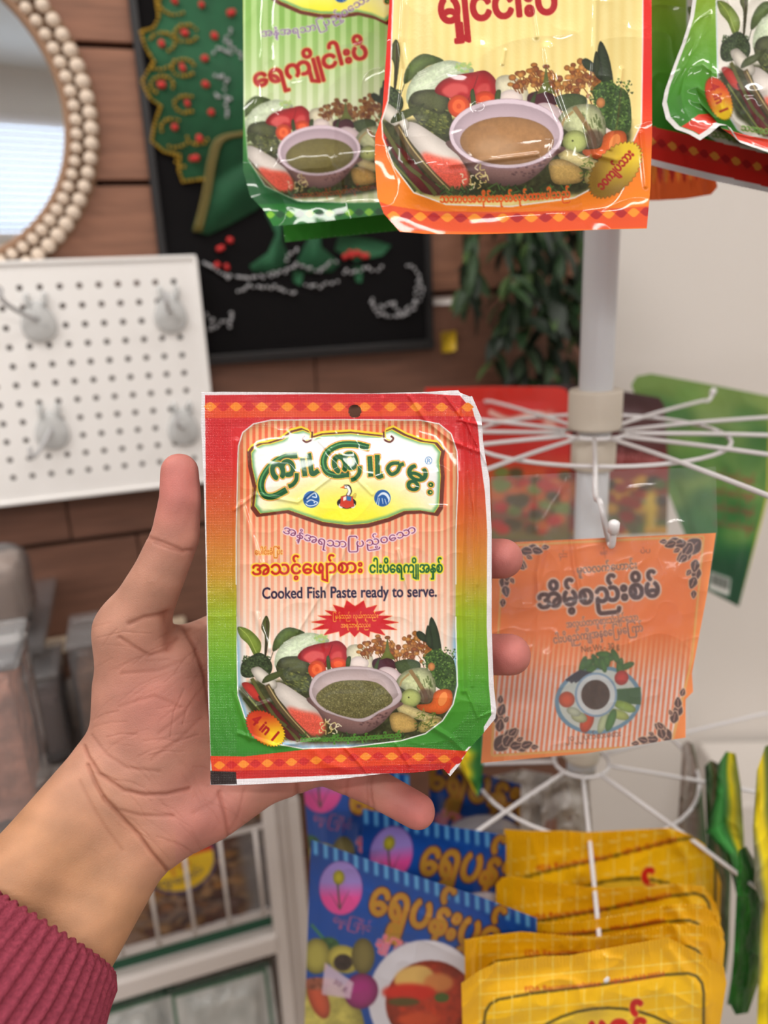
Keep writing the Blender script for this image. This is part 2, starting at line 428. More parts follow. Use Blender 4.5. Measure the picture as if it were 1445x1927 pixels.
    for pts in ([(1205, 10), (1222, -60), (1262, 20), (1284, 150), (1265, 192), (1230, 150), (1212, 80)], [(1128, 40), (1150, 26), (1186, 52), (1194, 92), (1150, 78)], [(1185, 60), (1200, -10), (1225, 60), (1225, 130), (1195, 110)]):
        f(pts, (52, 68, 46), True, sh=.35, outl=[(2, (34, 44, 30))])
    f([(1180, 190), (1240, 140), (1300, 160), (1350, 190), (1372, 260), (1370, 380), (1320, 400), (1262, 380), (1225, 300)], (62, 88, 44), True, nz=.3)
    for q in range(420):
        x = 1175 + r.random() * 195; y0 = 150 + max(0, 1230 - x) * .5; y = y0 + r.random() ** .8 * 250 - .15 * (x - 1175); a = r.random() * 6.28; b = 9 + r.random() * 12
        f([(x, y), (x + b * math.cos(a), y + b * math.sin(a)), (x + b * .8 * math.cos(a + .8), y + b * .8 * math.sin(a + .8))], [(88, 122, 60), (58, 88, 44), (116, 148, 76), (40, 62, 34)][r.integers(4)])
    e(1222, 246, 22, 26, (206, 140, 84), sh=.3)
    e(960, 302, 76, 52, (220, 202, 204), rot=20, sh=.2, outl=[(3, (160, 110, 125))])
    f([(1002, 352), (1035, 292), (1100, 258), (1190, 258), (1240, 322), (1244, 400), (1205, 470), (1130, 452), (1050, 385)], (196, 202, 158), True, sh=.45, nz=.1, cell=14)
    for q in range(40):
        x = 1130 + r.random() * 105; y = 290 + r.random() * 160; l([(x, y), (x + 6, y + 20 + 14 * r.random())], 7, (84, 100, 52), alpha=.6)
    l([(1090, 268), (1140, 340), (1185, 420), (1190, 465)], 22, (150, 124, 84), outl=[(2, (96, 76, 48))]); l([(1085, 290), (1040, 330), (1028, 365)], 12, (168, 146, 100))
    f([(1140, 400), (1200, 380), (1240, 420), (1200, 475), (1150, 460)], (84, 60, 50), True, soft=6, alpha=.7)
    e(1094, 440, 62, 56, (178, 188, 116), sh=.4, nz=.04, outl=[(2, (96, 110, 52))]); e(1082, 436, 5, 5, (60, 60, 30))
    f([(1245, 420), (1250, 370), (1290, 395), (1250, 430)], (226, 214, 206))
    f([(1135, 482), (1218, 470), (1240, 408), (1290, 385), (1345, 398), (1348, 480), (1300, 532), (1240, 536), (1150, 512)], (226, 110, 50), True, sh=.3, nz=.05)
    e(1292, 446, 26, 46, (240, 150, 82), rot=20, outl=[(3, (196, 84, 36))])
    f([(1012, 480), (1060, 478), (1190, 530), (1282, 560), (1270, 592), (1180, 584), (1030, 535)], (220, 206, 148), True, sh=.4, nz=.08)
    f([(970, 540), (1040, 530), (1130, 582), (1120, 642), (1000, 652), (968, 600)], (204, 172, 104), True, sh=.4, nz=.1)
    f([(1150, 590), (1250, 560), (1285, 590), (1220, 640), (1150, 650)], (196, 178, 112), True, sh=.4, nz=.1)
    for q in range(60):
        x = 1120 + r.random() * 150; y = 525 + r.random() * 120; l([(x, y), (x + r.normal() * 16, y + r.normal() * 16)], 5, [(96, 122, 52), (70, 92, 44), (138, 150, 80)][r.integers(3)])
    f([(50, 350), (100, 348), (180, 420), (200, 470), (130, 450), (80, 400)], (196, 62, 54), True, sh=.3)
    f([(150, 430), (230, 470), (340, 600), (430, 700), (330, 690), (240, 580)], (122, 40, 44), True, sh=.3)
    f([(250, 352), (300, 348), (400, 410), (510, 490), (545, 560), (550, 650), (440, 640), (340, 520), (262, 420)], (228, 220, 212), True, sh=.25, outl=[(2, (140, 120, 110))])
    f([(330, 500), (430, 520), (520, 540), (560, 590), (560, 655), (480, 672), (395, 610)], (232, 104, 84), True, soft=10, nz=.14, cell=5)
    f([(108, 270), (130, 250), (170, 254), (262, 340), (245, 385), (150, 332)], (222, 216, 204), True, sh=.35, outl=[(2, (120, 110, 90))])
    f([(175, 345), (205, 300), (300, 265), (345, 250), (300, 300), (215, 340)], (84, 96, 52), True, sh=.3)
    l([(60, 440), (160, 560), (300, 690)], 14, (70, 84, 44)); l([(90, 430), (200, 560), (330, 700)], 10, (120, 130, 70))
    l([(112, 320), (180, 440), (260, 560), (330, 620), (400, 705)], 19, (140, 142, 76), outl=[(3, (74, 70, 34))], sh=.3)
    l([(205, 360), (270, 470), (360, 580), (470, 690)], 30, (150, 128, 86), outl=[(3, (84, 66, 40))], sh=.35); l([(215, 365), (280, 470), (370, 580), (470, 685)], 7, (190, 172, 122))
    l([(330, 610), (380, 650), (440, 705)], 22, (116, 70, 62), sh=.3)
    # bowl
    body = [(480, 430), (520, 520), (590, 610), (680, 652), (800, 660), (900, 610), (985, 520), (1015, 460)]
    f(body, (152, 118, 114), True, sh=.35, grad=(.3, -.6, .3), nz=.04)
    for q in range(30):
        x = 780 + r.random() * 170; y = 560 + r.random() * 70 - max(0, x - 850) * .4; e(x, y, 8, 5, (96, 70, 72), alpha=.6)
    if bowl == 'spout':
        f([(468, 400), (500, 310), (600, 262), (740, 246), (880, 262), (980, 310), (1034, 400), (1030, 450), (985, 490), (900, 530), (840, 570), (780, 585), (680, 562), (560, 520), (490, 460)], (216, 200, 204), True, sh=.12, outl=[(4, (150, 128, 130))])
        f([(484, 400), (520, 320), (610, 275), (745, 260), (880, 275), (970, 325), (1012, 400), (1005, 435), (900, 505), (780, 560), (660, 540), (540, 490)], (196, 178, 178), True, sh=.2)
        paste = [(512, 450), (530, 400), (620, 345), (740, 330), (880, 345), (960, 410), (978, 465), (900, 515), (790, 565), (660, 545), (560, 500)]
        f(paste, (112, 108, 68), True, nz=.3, cell=5, outl=[(2, (80, 74, 50))])
        for q in range(520):
            a = r.random() * 6.28; d = math.sqrt(r.random()); x = 745 + 222 * d * math.cos(a); y = 450 + 104 * d * math.sin(a)
            e(x, y, 3.5, 3, [(150, 146, 96), (78, 76, 46), (168, 164, 116), (96, 98, 56)][r.integers(4)], n=8, alpha=.8)
    else:
        e(752, 400, 284, 150 + 22, (222, 206, 216), outl=[(3, (160, 130, 150))]); e(752, 402, 266, 152, (198, 178, 188), sh=.15)
        pc = (172, 130, 88) if bowl == 'brown' else (124, 116, 66)
        e(755, 436, 232, 118, pc, sh=.15, nz=.06, cell=20, outl=[(3, tuple(int(v * .75) for v in pc))])
        if bowl == 'brown': e(700, 470, 110, 50, (206, 172, 140), soft=22, alpha=.5)
    for q in range(15):
        x = 520 + r.random() * 130; y = 580 + r.random() * 75; a_ = r.random() * 6.28; d_ = 10 + r.random() * 16; l([(x, y), (x + d_ * math.cos(a_), y + d_ * math.sin(a_)), (x + d_ * 1.6 * math.cos(a_ + .9), y + d_ * 1.6 * math.sin(a_ + .9))], 6, [(232, 218, 160), (240, 232, 200), (206, 186, 120)][q % 3])
    for q in range(70):
        x = 420 + r.random() * 640; y = 672 + r.random() * 44; l([(x, y), (x + r.normal() * 20, y - 10 - 20 * r.random())], 6, [(60, 96, 46), (84, 120, 60), (40, 66, 36)][r.integers(3)])
    c.T, c.ks = old
def lens_band(c, a, b, n, amp, ca, cb, phase=0):
    """row of pointed lozenges between points a and b"""
    a = np.array(a, float); b = np.array(b, float); d = (b - a) / n; L = np.linalg.norm(d); u = d / L; v = np.array([-u[1], u[0]])
    for i in range(n):
        p = a + d * i; t = np.linspace(0, 1, 9); up_ = amp * np.sin(t * math.pi) ** 1.2
        q = np.concatenate([p + np.outer(t * L, u) + np.outer(up_, v), (p + np.outer(t * L, u) - np.outer(up_, v))[::-1]])
        c.fill(q, ca if (i + phase) % 2 else cb)
def badge(c, cx, cy, rx, ry, rot, txt, tw, th, tcol=(176, 30, 36), ca=(206, 70, 36), cb=(250, 214, 40)):
    c.ell(cx, cy, rx, ry, lambda X, Y: mixc(ca, cb, ((X - cx) * math.cos(math.radians(rot)) + (Y - cy) * math.sin(math.radians(rot))) / rx * .8 + .7 - np.abs((X - cx) * math.sin(math.radians(rot)) - (Y - cy) * math.cos(math.radians(rot))) / ry * .5), rot=rot, n=72, wob=.05, outl=[(1.2, (96, 66, 22))])
    a = math.radians(rot); u = np.array([math.cos(a), math.sin(a)]); v = np.array([-u[1], u[0]])
    p0 = np.array([cx, cy]) - u * tw + v * th * .32; p1 = p0 + u * 2 * tw
    c.text(txt, [p0, p1], th, tcol, bold=1.3)
def lace(ps, k=1.): return ps

def logo(c, T, ks=1.):
    old = c.T, c.ks
    c.T = lambda p: T(np.asarray(p, float) / 2.535 + [370, 720]); c.ks = ks / 2.535
    pl = [(245, 330), (262, 305), (300, 288), (340, 284), (400, 265), (450, 228), (500, 215), (535, 230), (552, 255), (600, 240), (735, 232), (860, 246), (893, 250), (905, 226), (940, 212), (1000, 245), (1080, 275), (1150, 285), (1182, 325), (1174, 370), (1180, 450), (1172, 600), (1150, 634), (1080, 622), (1000, 625), (920, 660), (820, 688), (720, 697), (600, 680), (500, 645), (430, 620), (290, 638), (262, 600), (272, 500), (250, 400)]
    c.fill(pl, (104, 46, 34), grow=5)
    q = np.array(pl, float); cen = q.mean(0)
    c.fill(q + [-1, -8], (244, 216, 50))
    c.fill(q + [0, 2], (112, 52, 36), grow=-0)
    c.fill((q - cen) * [.968, .945] + cen + [0, 0], (232, 214, 60))
    c.fill((q - cen) * [.962, .93] + cen + [0, 2], (120, 178, 120))
    body = lambda X, Y: mixc((238, 240, 240), (250, 240, 60), 1.35 - np.hypot((X - X.mean()) / (c.k * 0 + 150 * ks), (Y - Y.max()) / (85 * ks)))
    c.fill((q - cen) * [.94, .89] + cen + [0, 2], body, soft=5)
    for sx, x0 in ((1, 500), (-1, 945)):
        c.line([(x0 + sx * 52, 235), (x0 + sx * 48, 272), (x0 + sx * 22, 284), (x0 + sx * 6, 268), (x0 + sx * 18, 255)], 9, (104, 46, 34)); c.line([(x0 + sx * 46, 240), (x0 + sx * 40, 268), (x0 + sx * 22, 276)], 5, (244, 216, 50))
    G = (18, 92, 50); O = [(6.5, (206, 84, 44)), (4.2, (246, 226, 90))]
    def stroke(pts, w, **k):
        c.line(pts, w, G, outl=O, **k)
    def hi(pts, w): c.line(pts, w, (104, 176, 112), alpha=.8, taper=True)
    def kyu(x, y, k, bars, cc):
        m = lambda pp: [(x + a_ * k, y + b_ * k) for a_, b_ in pp]
        stroke(m(cc), 30); 
        c.text('က', [m([(52, 92)])[0], m([(168, 62)])[0]], 132 * k, G, outl=O, bold=8)
        stroke(m([(168, 60), (166, 92), (148, 116), (128, 124)]), 20)
        hi([(p[0] - 3, p[1] - 4) for p in m(cc)], 8)
        for (bx0, by0, bx1, by1, tip) in bars:
            stroke([(bx0, by0), ((bx0 + bx1) / 2, (by0 + by1) / 2), (bx1, by1)] + ([tip] if tip else []), 24); hi([(bx0 - 2, by0 + 8), (bx1 - 3, by1 - 10)], 6)
    kyu(310, 372, 1., [(505, 360, 518, 448, None), (534, 338, 552, 436, (583, 420))], [(172, -24), (112, -18), (50, 20), (8, 78), (-2, 130), (18, 168), (62, 170), (120, 140)])
    kyu(602, 336, 1.05, [(826, 352, 832, 450, None), (862, 345, 866, 446, (890, 442))], [(210, -24), (150, -38), (80, -36), (24, -6), (4, 40), (18, 84), (60, 102), (120, 96)])
    stroke([(968, 384), (930, 388), (912, 412), (930, 438), (958, 424), (972, 396), (990, 388)], 18)
    c.text('မွ', [(990, 446), (1040, 464), (1092, 486)], 122, G, outl=O, bold=4.5)
    c.ell(1118, 488, 13, 12, G, rot=20, outl=O); c.ell(1114, 524, 13, 12, G, rot=20, outl=O)
    for yy_ in (488, 524): c.ell(1117, yy_, 4, 4, (236, 226, 120))
    for (x, y) in ((548, 558), (887, 552)):
        c.ell(x, y, 39, 40, (34, 98, 168), outl=[(1.5, (200, 220, 240))])
    c.line([(525, 572), (545, 560), (562, 566), (578, 574), (560, 586), (535, 588), (520, 578)], 5, (220, 232, 244)); c.line([(526, 556), (548, 536), (566, 528), (572, 548), (552, 545)], 6, (215, 230, 244)); c.ell(562, 573, 3, 3, (255, 255, 255))
    c.line([(865, 545), (885, 530), (905, 535), (918, 556), (914, 575)], 13, (222, 234, 246), taper=True); c.line([(866, 548), (858, 580)], 3, (215, 230, 244)); c.line([(872, 552), (868, 588)], 3, (215, 230, 244)); c.line([(885, 552), (890, 580)], 3, (215, 230, 244)); c.line([(898, 555), (906, 582)], 3, (215, 230, 244))
    # small bird emblem
    K = (32, 24, 24)
    c.ell(716, 575, 46, 28, K); c.ell(690, 588, 12, 12, (240, 236, 230)); c.ell(745, 588, 12, 12, (240, 236, 230))
    c.line([(704, 498), (724, 498), (732, 520), (722, 540), (726, 556)], 19, K); c.line([(706, 498), (722, 500), (730, 520), (722, 540), (726, 556)], 12, (244, 242, 238)); c.fill([(706, 490), (684, 503), (706, 507)], (226, 120, 40)); c.ell(714, 497, 2.5, 2.5, K)
    c.fill([(690, 545), (716, 538), (745, 546), (752, 590), (716, 602), (684, 588)], (206, 66, 44), outl=[(2, K)]); c.fill([(716, 540), (740, 547), (736, 566), (716, 562)], (52, 120, 176)); c.fill([(700, 548), (714, 542), (714, 560), (700, 566)], (240, 236, 230)); c.line([(745, 545), (758, 532), (754, 552)], 6, (230, 200, 90), outl=[(1.5, K)])
    c.ell(1107, 373, 17, 19, (60, 128, 196)); c.ell(1107, 373, 14, 16, (238, 240, 240)); c.text('R', [(1098, 384), (1117, 384)], 30, (60, 128, 196), bold=.6)
    c.T, c.ks = old
def c1(x, y): return (370 + x / 2.535, 720 + y / 2.535)
def c2(x, y): return (370 + x / 2.535, 1100 + y / 2.535)

def art_held(k=1.5):
    c = Canvas(366, 724, 948, 1492, k, (232, 228, 232))
    side = ramp([(745, (206, 30, 40)), (860, (208, 36, 40)), (930, (208, 80, 40)), (1010, (206, 120, 42)), (1080, (200, 150, 40)), (1150, (158, 180, 30)), (1220, (124, 176, 40)), (1290, (84, 160, 46)), (1420, (58, 138, 48))])
    c.fill([(386, 744), (600, 742), (800, 741), (866, 745), (888, 772), (899, 800), (905, 870), (913, 930), (917, 1000), (916, 1180), (920, 1290), (925, 1345), (900, 1385), (850, 1442), (700, 1448), (399, 1462), (396, 1400), (391, 1150), (388, 950)], side)
    # top and bottom bands
    c.fill([(386, 758), (600, 758), (800, 757), (889, 770), (893, 784), (800, 783), (386, 787)], (226, 82, 36))
    lens_band(c, (384, 765.5), (892, 766.5), 21, 8.6, (208, 40, 38), (244, 146, 44), 0)
    bt = [(395, 1423), (460, 1424), (600, 1408), (690, 1402), (800, 1408), (882, 1414), (846, 1452), (830, 1449), (700, 1454), (560, 1460), (401, 1466), (398, 1440)]
    c.fill(bt, (226, 76, 36)); c.fill([(399, 1452), (560, 1448), (700, 1442), (850, 1436), (846, 1456), (700, 1456), (560, 1462), (401, 1468)], (198, 38, 34))
    b0 = [(402, 1441), (560, 1434), (700, 1423), (800, 1425), (872, 1432)]
    for i in range(4): lens_band(c, b0[i], b0[i + 1], [7, 6, 4, 3][i], 7.6, (206, 40, 38), (244, 150, 50), [0, 1, 1, 1][i])
    # panel
    pan = [(449, 862), (450, 840), (458, 815), (478, 799), (510, 792), (640, 791), (790, 792), (826, 799), (848, 817), (859, 850), (861, 900), (857, 1000), (857, 1180), (860, 1290), (852, 1325), (832, 1356), (800, 1380), (755, 1393), (660, 1405), (570, 1408), (525, 1400), (488, 1382), (462, 1350), (449, 1308), (446, 1200), (446, 1000)]
    def stripes(X, Y):
        t = np.clip((Y - 900) / 330, 0, 1); s = .5 + .5 * np.sin(X / 11.6 * 2 * math.pi + .4); s = np.clip((s - .5) * 3 + .5, 0, 1)
        a = mixc((226, 106, 66), (240, 214, 196), t); b = mixc((232, 176, 128), (238, 228, 218), t)
        return a * s[..., None] + b * (1 - s[..., None])
    c.fill(pan, stripes, outl=[(2.6, (240, 240, 240)), (1, (180, 190, 180))])
    pm = rast(edges(c.tr(pan)), c.H, c.W); ya, xa, m = pm; ed = np.clip(1 - blur(m, 9 * k) * 1.0, 0, 1) * 1.6 * m
    h, w = m.shape; Yp = c.Y[ya:ya + h, xa:xa + w]
    blue = np.clip((Yp - 1150) / 60, 0, 1)
    c.comp((ya, xa, np.clip(ed, 0, 1) * blue), (96, 160, 206)); c.comp((ya, xa, np.clip(ed, 0, 1) * (1 - blue) * .45), (120, 90, 60))
    vegetables(c, lambda p: p, 'spout')
    # what the picture lost beyond the panel is covered by the border again
    inv = (1 - np.clip(dilate(m, 1.2 * k), 0, 1)); full = np.ones((c.H, c.W)); full[ya:ya + h, xa:xa + w] = inv
    c2_ = Canvas(366, 724, 948, 1492, k, (0, 0, 0)); sd = side(c.X, c.Y)
    inside = rast(edges(c.tr([(449, 1100), (900, 1100), (912, 1405), (449, 1409)])), c.H, c.W)
    msk = np.zeros((c.H, c.W)); msk[inside[0]:inside[0] + inside[2].shape[0], inside[1]:inside[1] + inside[2].shape[1]] = inside[2]
    msk2 = np.zeros((c.H, c.W)); yy = (c.Y > 1100) & (c.Y < 1404) & (c.X < 449) & (c.X > 396)
    msk = np.clip(msk + yy, 0, 1) * full
    c.a = c.a * (1 - msk[..., None]) + sd * msk[..., None]
    dl = np.zeros((c.H, c.W)); dl[ya:ya + h, xa:xa + w] = np.clip(dilate(m, 2.6 * k) - m, 0, 1); lowm = (c.Y > 1160)
    c.a = c.a * (1 - (dl * lowm)[..., None]) + rgb((238, 242, 240)) * (dl * lowm)[..., None]
    logo(c, lambda p: p)
    PU = (126, 50, 92)
    c.text('အနံ့အရသာပြည့်ဝသော', [c1(408, 716), c1(600, 775), c1(760, 785), c1(920, 760), c1(1052, 712)], 21, PU, outl=[(2.2, (238, 214, 232))], bold=.55)
    c.text('ပေါင်းခံပြီး', [c1(278, 822), c1(412, 820)], 15, (190, 50, 30), outl=[(1.5, (240, 196, 90))], bold=.3)
    c.text('အသင့်ဖျော်စား', [c1(262, 918), c1(796, 906)], 35, (196, 36, 32), outl=[(2.8, (250, 218, 60))], bold=1.3)
    c.text('ငါးပိရေကျိုအနှစ်', [c1(824, 908), c1(1176, 906)], 28, (20, 100, 52), outl=[(2.8, (236, 226, 60))], bold=1.1)
    c.text('Cooked Fish Paste ready to serve.', [c2(312, 68), c2(1148, 58)], 30, (36, 26, 62), bold=.9)
    # star burst
    n = 17; t = np.linspace(0, 2 * math.pi, 2 * n, endpoint=False) + .1; rr = np.where(np.arange(2 * n) % 2, .68, 1.)
    rr = rr * (1 + .12 * np.sin(t * 3))
    c.fill(np.stack([668 + 80 * rr * np.cos(t), 1168 + 35 * rr * np.sin(t)], 1), (204, 24, 36), outl=[(1.4, (240, 170, 120))])
    c.text('မြန်သည်၊ လွယ်ကူသည်။', [c2(650, 164), c2(868, 160)], 12.5, (248, 220, 70), bold=.35)
    c.text('အရသာရှိသည်။', [c2(688, 206), c2(832, 204)], 12, (248, 220, 70), bold=.35)
    c.text('သဘာဝအတိုင်းထုတ်လုပ်ထားပါသည်', [(565, 1396), (660, 1394), (756, 1387)], 12, (40, 120, 50), outl=[(1.2, (120, 170, 60))], bold=.35)
    badge(c, 500, 1371, 41, 27, 40, '4 in 1', 30, 30)
    c.fill([(395, 1451), (444, 1453), (446, 1476), (397, 1477)], (44, 30, 30))
    return c

def art_orange(k=1.1):
    c = Canvas(690, -380, 1240, 450, k, (232, 40, 34))
    side = ramp([(-300, (222, 36, 32)), (150, (226, 44, 34)), (230, (232, 76, 30)), (300, (240, 130, 24)), (380, (246, 140, 22)), (440, (244, 120, 22))])
    c.fill([(680, -400), (1250, -400), (1250, 460), (680, 460)], side)
    c.fill([(700, 374), (730, 386), (800, 398), (950, 400), (1100, 396), (1230, 388), (1230, 428), (1100, 432), (950, 438), (740, 434), (700, 400)], (232, 88, 30))
    b = [(728, 406), (880, 411), (1040, 410), (1228, 398)]
    for i in range(3): lens_band(c, b[i], b[i + 1], [6, 6, 8][i], 8.5, (186, 30, 34), (248, 158, 44), 0)
    pan = [(741, -230), (770, -290), (820, -300), (1150, -300), (1195, -280), (1210, -230), (1208, 100), (1206, 232), (1180, 290), (1140, 340), (1080, 372), (960, 388), (840, 384), (780, 362), (742, 312), (722, 260), (720, 228), (732, 190), (737, 130), (741, 0)]
    def st(X, Y):
        s = .5 + .5 * np.sin(X / 22. * 2 * math.pi); return mixc((242, 226, 158), (238, 218, 146), s)
    c.fill(pan, st, outl=[(3, (244, 240, 240))])
    keep = c.a.copy(); T = lambda p: np.array([952, 252]) + (np.asarray(p) - [668, 1302]) * 1.24
    vegetables(c, T, 'brown', ks=1.24)
    r = rast(edges(c.tr(pan)), c.H, c.W); m = np.zeros((c.H, c.W)); m[r[0]:r[0] + r[2].shape[0], r[1]:r[1] + r[2].shape[1]] = r[2]
    c.a = c.a * m[..., None] + keep * (1 - m[..., None])
    logo(c, lambda p: np.array([970, -160]) + (np.asarray(p) - [655, 900]) * 1.24, ks=1.24)
    c.text('မျှင်ငါးပိ', [(826, 44), (1052, 24)], 84, (176, 22, 34), outl=[(2, (238, 214, 150))], bold=3.4)
    c.text('သဘာဝအတိုင်းထုတ်လုပ်ထားပါသည်', [(828, 382), (950, 380), (1074, 372)], 22, (232, 62, 26), outl=[(1.6, (248, 176, 70))], bold=.8)
    badge(c, 1158, 320, 62, 36, -48, '၁၀ကျပ်သား', 46, 24, ca=(150, 118, 40), cb=(236, 206, 60))
    return c

def art_green_left(k=.8):
    c = Canvas(440, -330, 800, 480, k, (88, 150, 60))
    side = ramp([(-300, (170, 205, 60)), (100, (150, 190, 60)), (260, (70, 140, 60)), (340, (22, 96, 50)), (420, (20, 100, 48))])
    c.fill([(430, -340), (810, -340), (810, 490), (430, 490)], side)
    pan = [(461, -200), (480, -270), (760, -270), (790, 0), (780, 380), (660, 382), (560, 378), (500, 350), (468, 300), (460, 200)]
    def st(X, Y):
        s = np.clip((.5 + .5 * np.sin(X / 21. * 2 * math.pi) - .5) * 3 + .5, 0, 1); t = np.clip((Y - 40) / 160, 0, 1)
        return mixc((142, 188, 96), (198, 214, 166), t) * s[..., None] + mixc((178, 212, 138), (220, 230, 196), t) * (1 - s[..., None])
    c.fill(pan, st, outl=[(2, (210, 225, 210))]); keep = c.a.copy()
    rot = math.radians(-3); Rm = np.array([[math.cos(rot), -math.sin(rot)], [math.sin(rot), math.cos(rot)]])
    vegetables(c, lambda p: np.array([600, 284]) + ((np.asarray(p) - [668, 1302]) * .9) @ Rm.T, 'green', ks=.9)
    r = rast(edges(c.tr(pan)), c.H, c.W); m = np.zeros((c.H, c.W)); m[r[0]:r[0] + r[2].shape[0], r[1]:r[1] + r[2].shape[1]] = r[2]
    c.a = c.a * m[..., None] + keep * (1 - m[..., None])
    logo(c, lambda p: np.array([592, -62]) + ((np.asarray(p) - [655, 900]) * .93) @ np.array([[1, .28], [-.28, 1]]) , ks=.93)
    c.text('အနံ့အရသာပြည့်ဝသော', [(492, 70), (600, 55), (698, 0)], 19, (120, 80, 140), outl=[(1.6, (225, 220, 235))], bold=.4)
    c.text('ရေကျိုငါးပိ', [(480, 166), (696, 108)], 46, (176, 26, 26), outl=[(2.4, (240, 196, 110)), (1, (120, 20, 20))], bold=2.)
    c.text('သဘာဝအတိုင်းထုတ်လုပ်ထားပါသည်', [(552, 374), (640, 366), (740, 350)], 14, (206, 84, 36), bold=.6)
    c.fill([(480, 385), (800, 380), (800, 440), (500, 436)], (30, 122, 46))
    lens_band(c, (500, 405), (760, 398), 14, 7, (16, 84, 44), (132, 196, 50))
    c.fill([(515, 425), (800, 415), (800, 455), (520, 462)], (24, 110, 46)); lens_band(c, (530, 442), (790, 432), 14, 6, (16, 84, 44), (150, 206, 60))
    return c

def art_right(k=1.0, sc=1.14, dx=1392, dy=190, foreshort=1.):
    """green and red packet seen from the right; same print as the held one"""
    c = Canvas(1215, -420, 1820, 380, k, (90, 150, 50))
    side = ramp([(-300, (206, 30, 40)), (-150, (208, 110, 40)), (-20, (150, 178, 50)), (60, (122, 172, 56)), (160, (80, 156, 46)), (260, (52, 130, 44))])
    c.fill([(1200, -430), (1830, -430), (1830, 390), (1200, 390)], side)
    T = lambda p: np.array([1560, 148]) + (np.asarray(p) - [668, 1302]) * [.95, 1.2]
    pan = [(p[0], p[1]) for p in T(np.array([(448, 862), (478, 799), (640, 791), (826, 799), (860, 850), (857, 1180), (860, 1290), (832, 1356), (755, 1393), (660, 1405), (570, 1408), (525, 1400), (488, 1382), (462, 1350), (449, 1308), (446, 1200), (446, 1000)]))]
    c.fill(pan, ramp([(-400, (236, 150, 110)), (0, (228, 224, 214)), (300, (226, 224, 216))]), outl=[(2.6, (236, 238, 238)), (1, (120, 170, 210))]); keep = c.a.copy()
    vegetables(c, T, 'spout', ks=1.1)
    r = rast(edges(c.tr(pan)), c.H, c.W); m = np.zeros((c.H, c.W)); m[r[0]:r[0] + r[2].shape[0], r[1]:r[1] + r[2].shape[1]] = r[2]
    c.a = c.a * m[..., None] + keep * (1 - m[..., None])
    c.text('သဘာဝအတိုင်းထုတ်လုပ်ထားပါသည်', [(1394, 246), (1500, 258), (1640, 258)], 17, (30, 110, 50), outl=[(1.6, (200, 220, 120))], bold=.5)
    badge(c, 1353, 186, 42, 22, 68, '4 in 1', 30, 25)
    return c

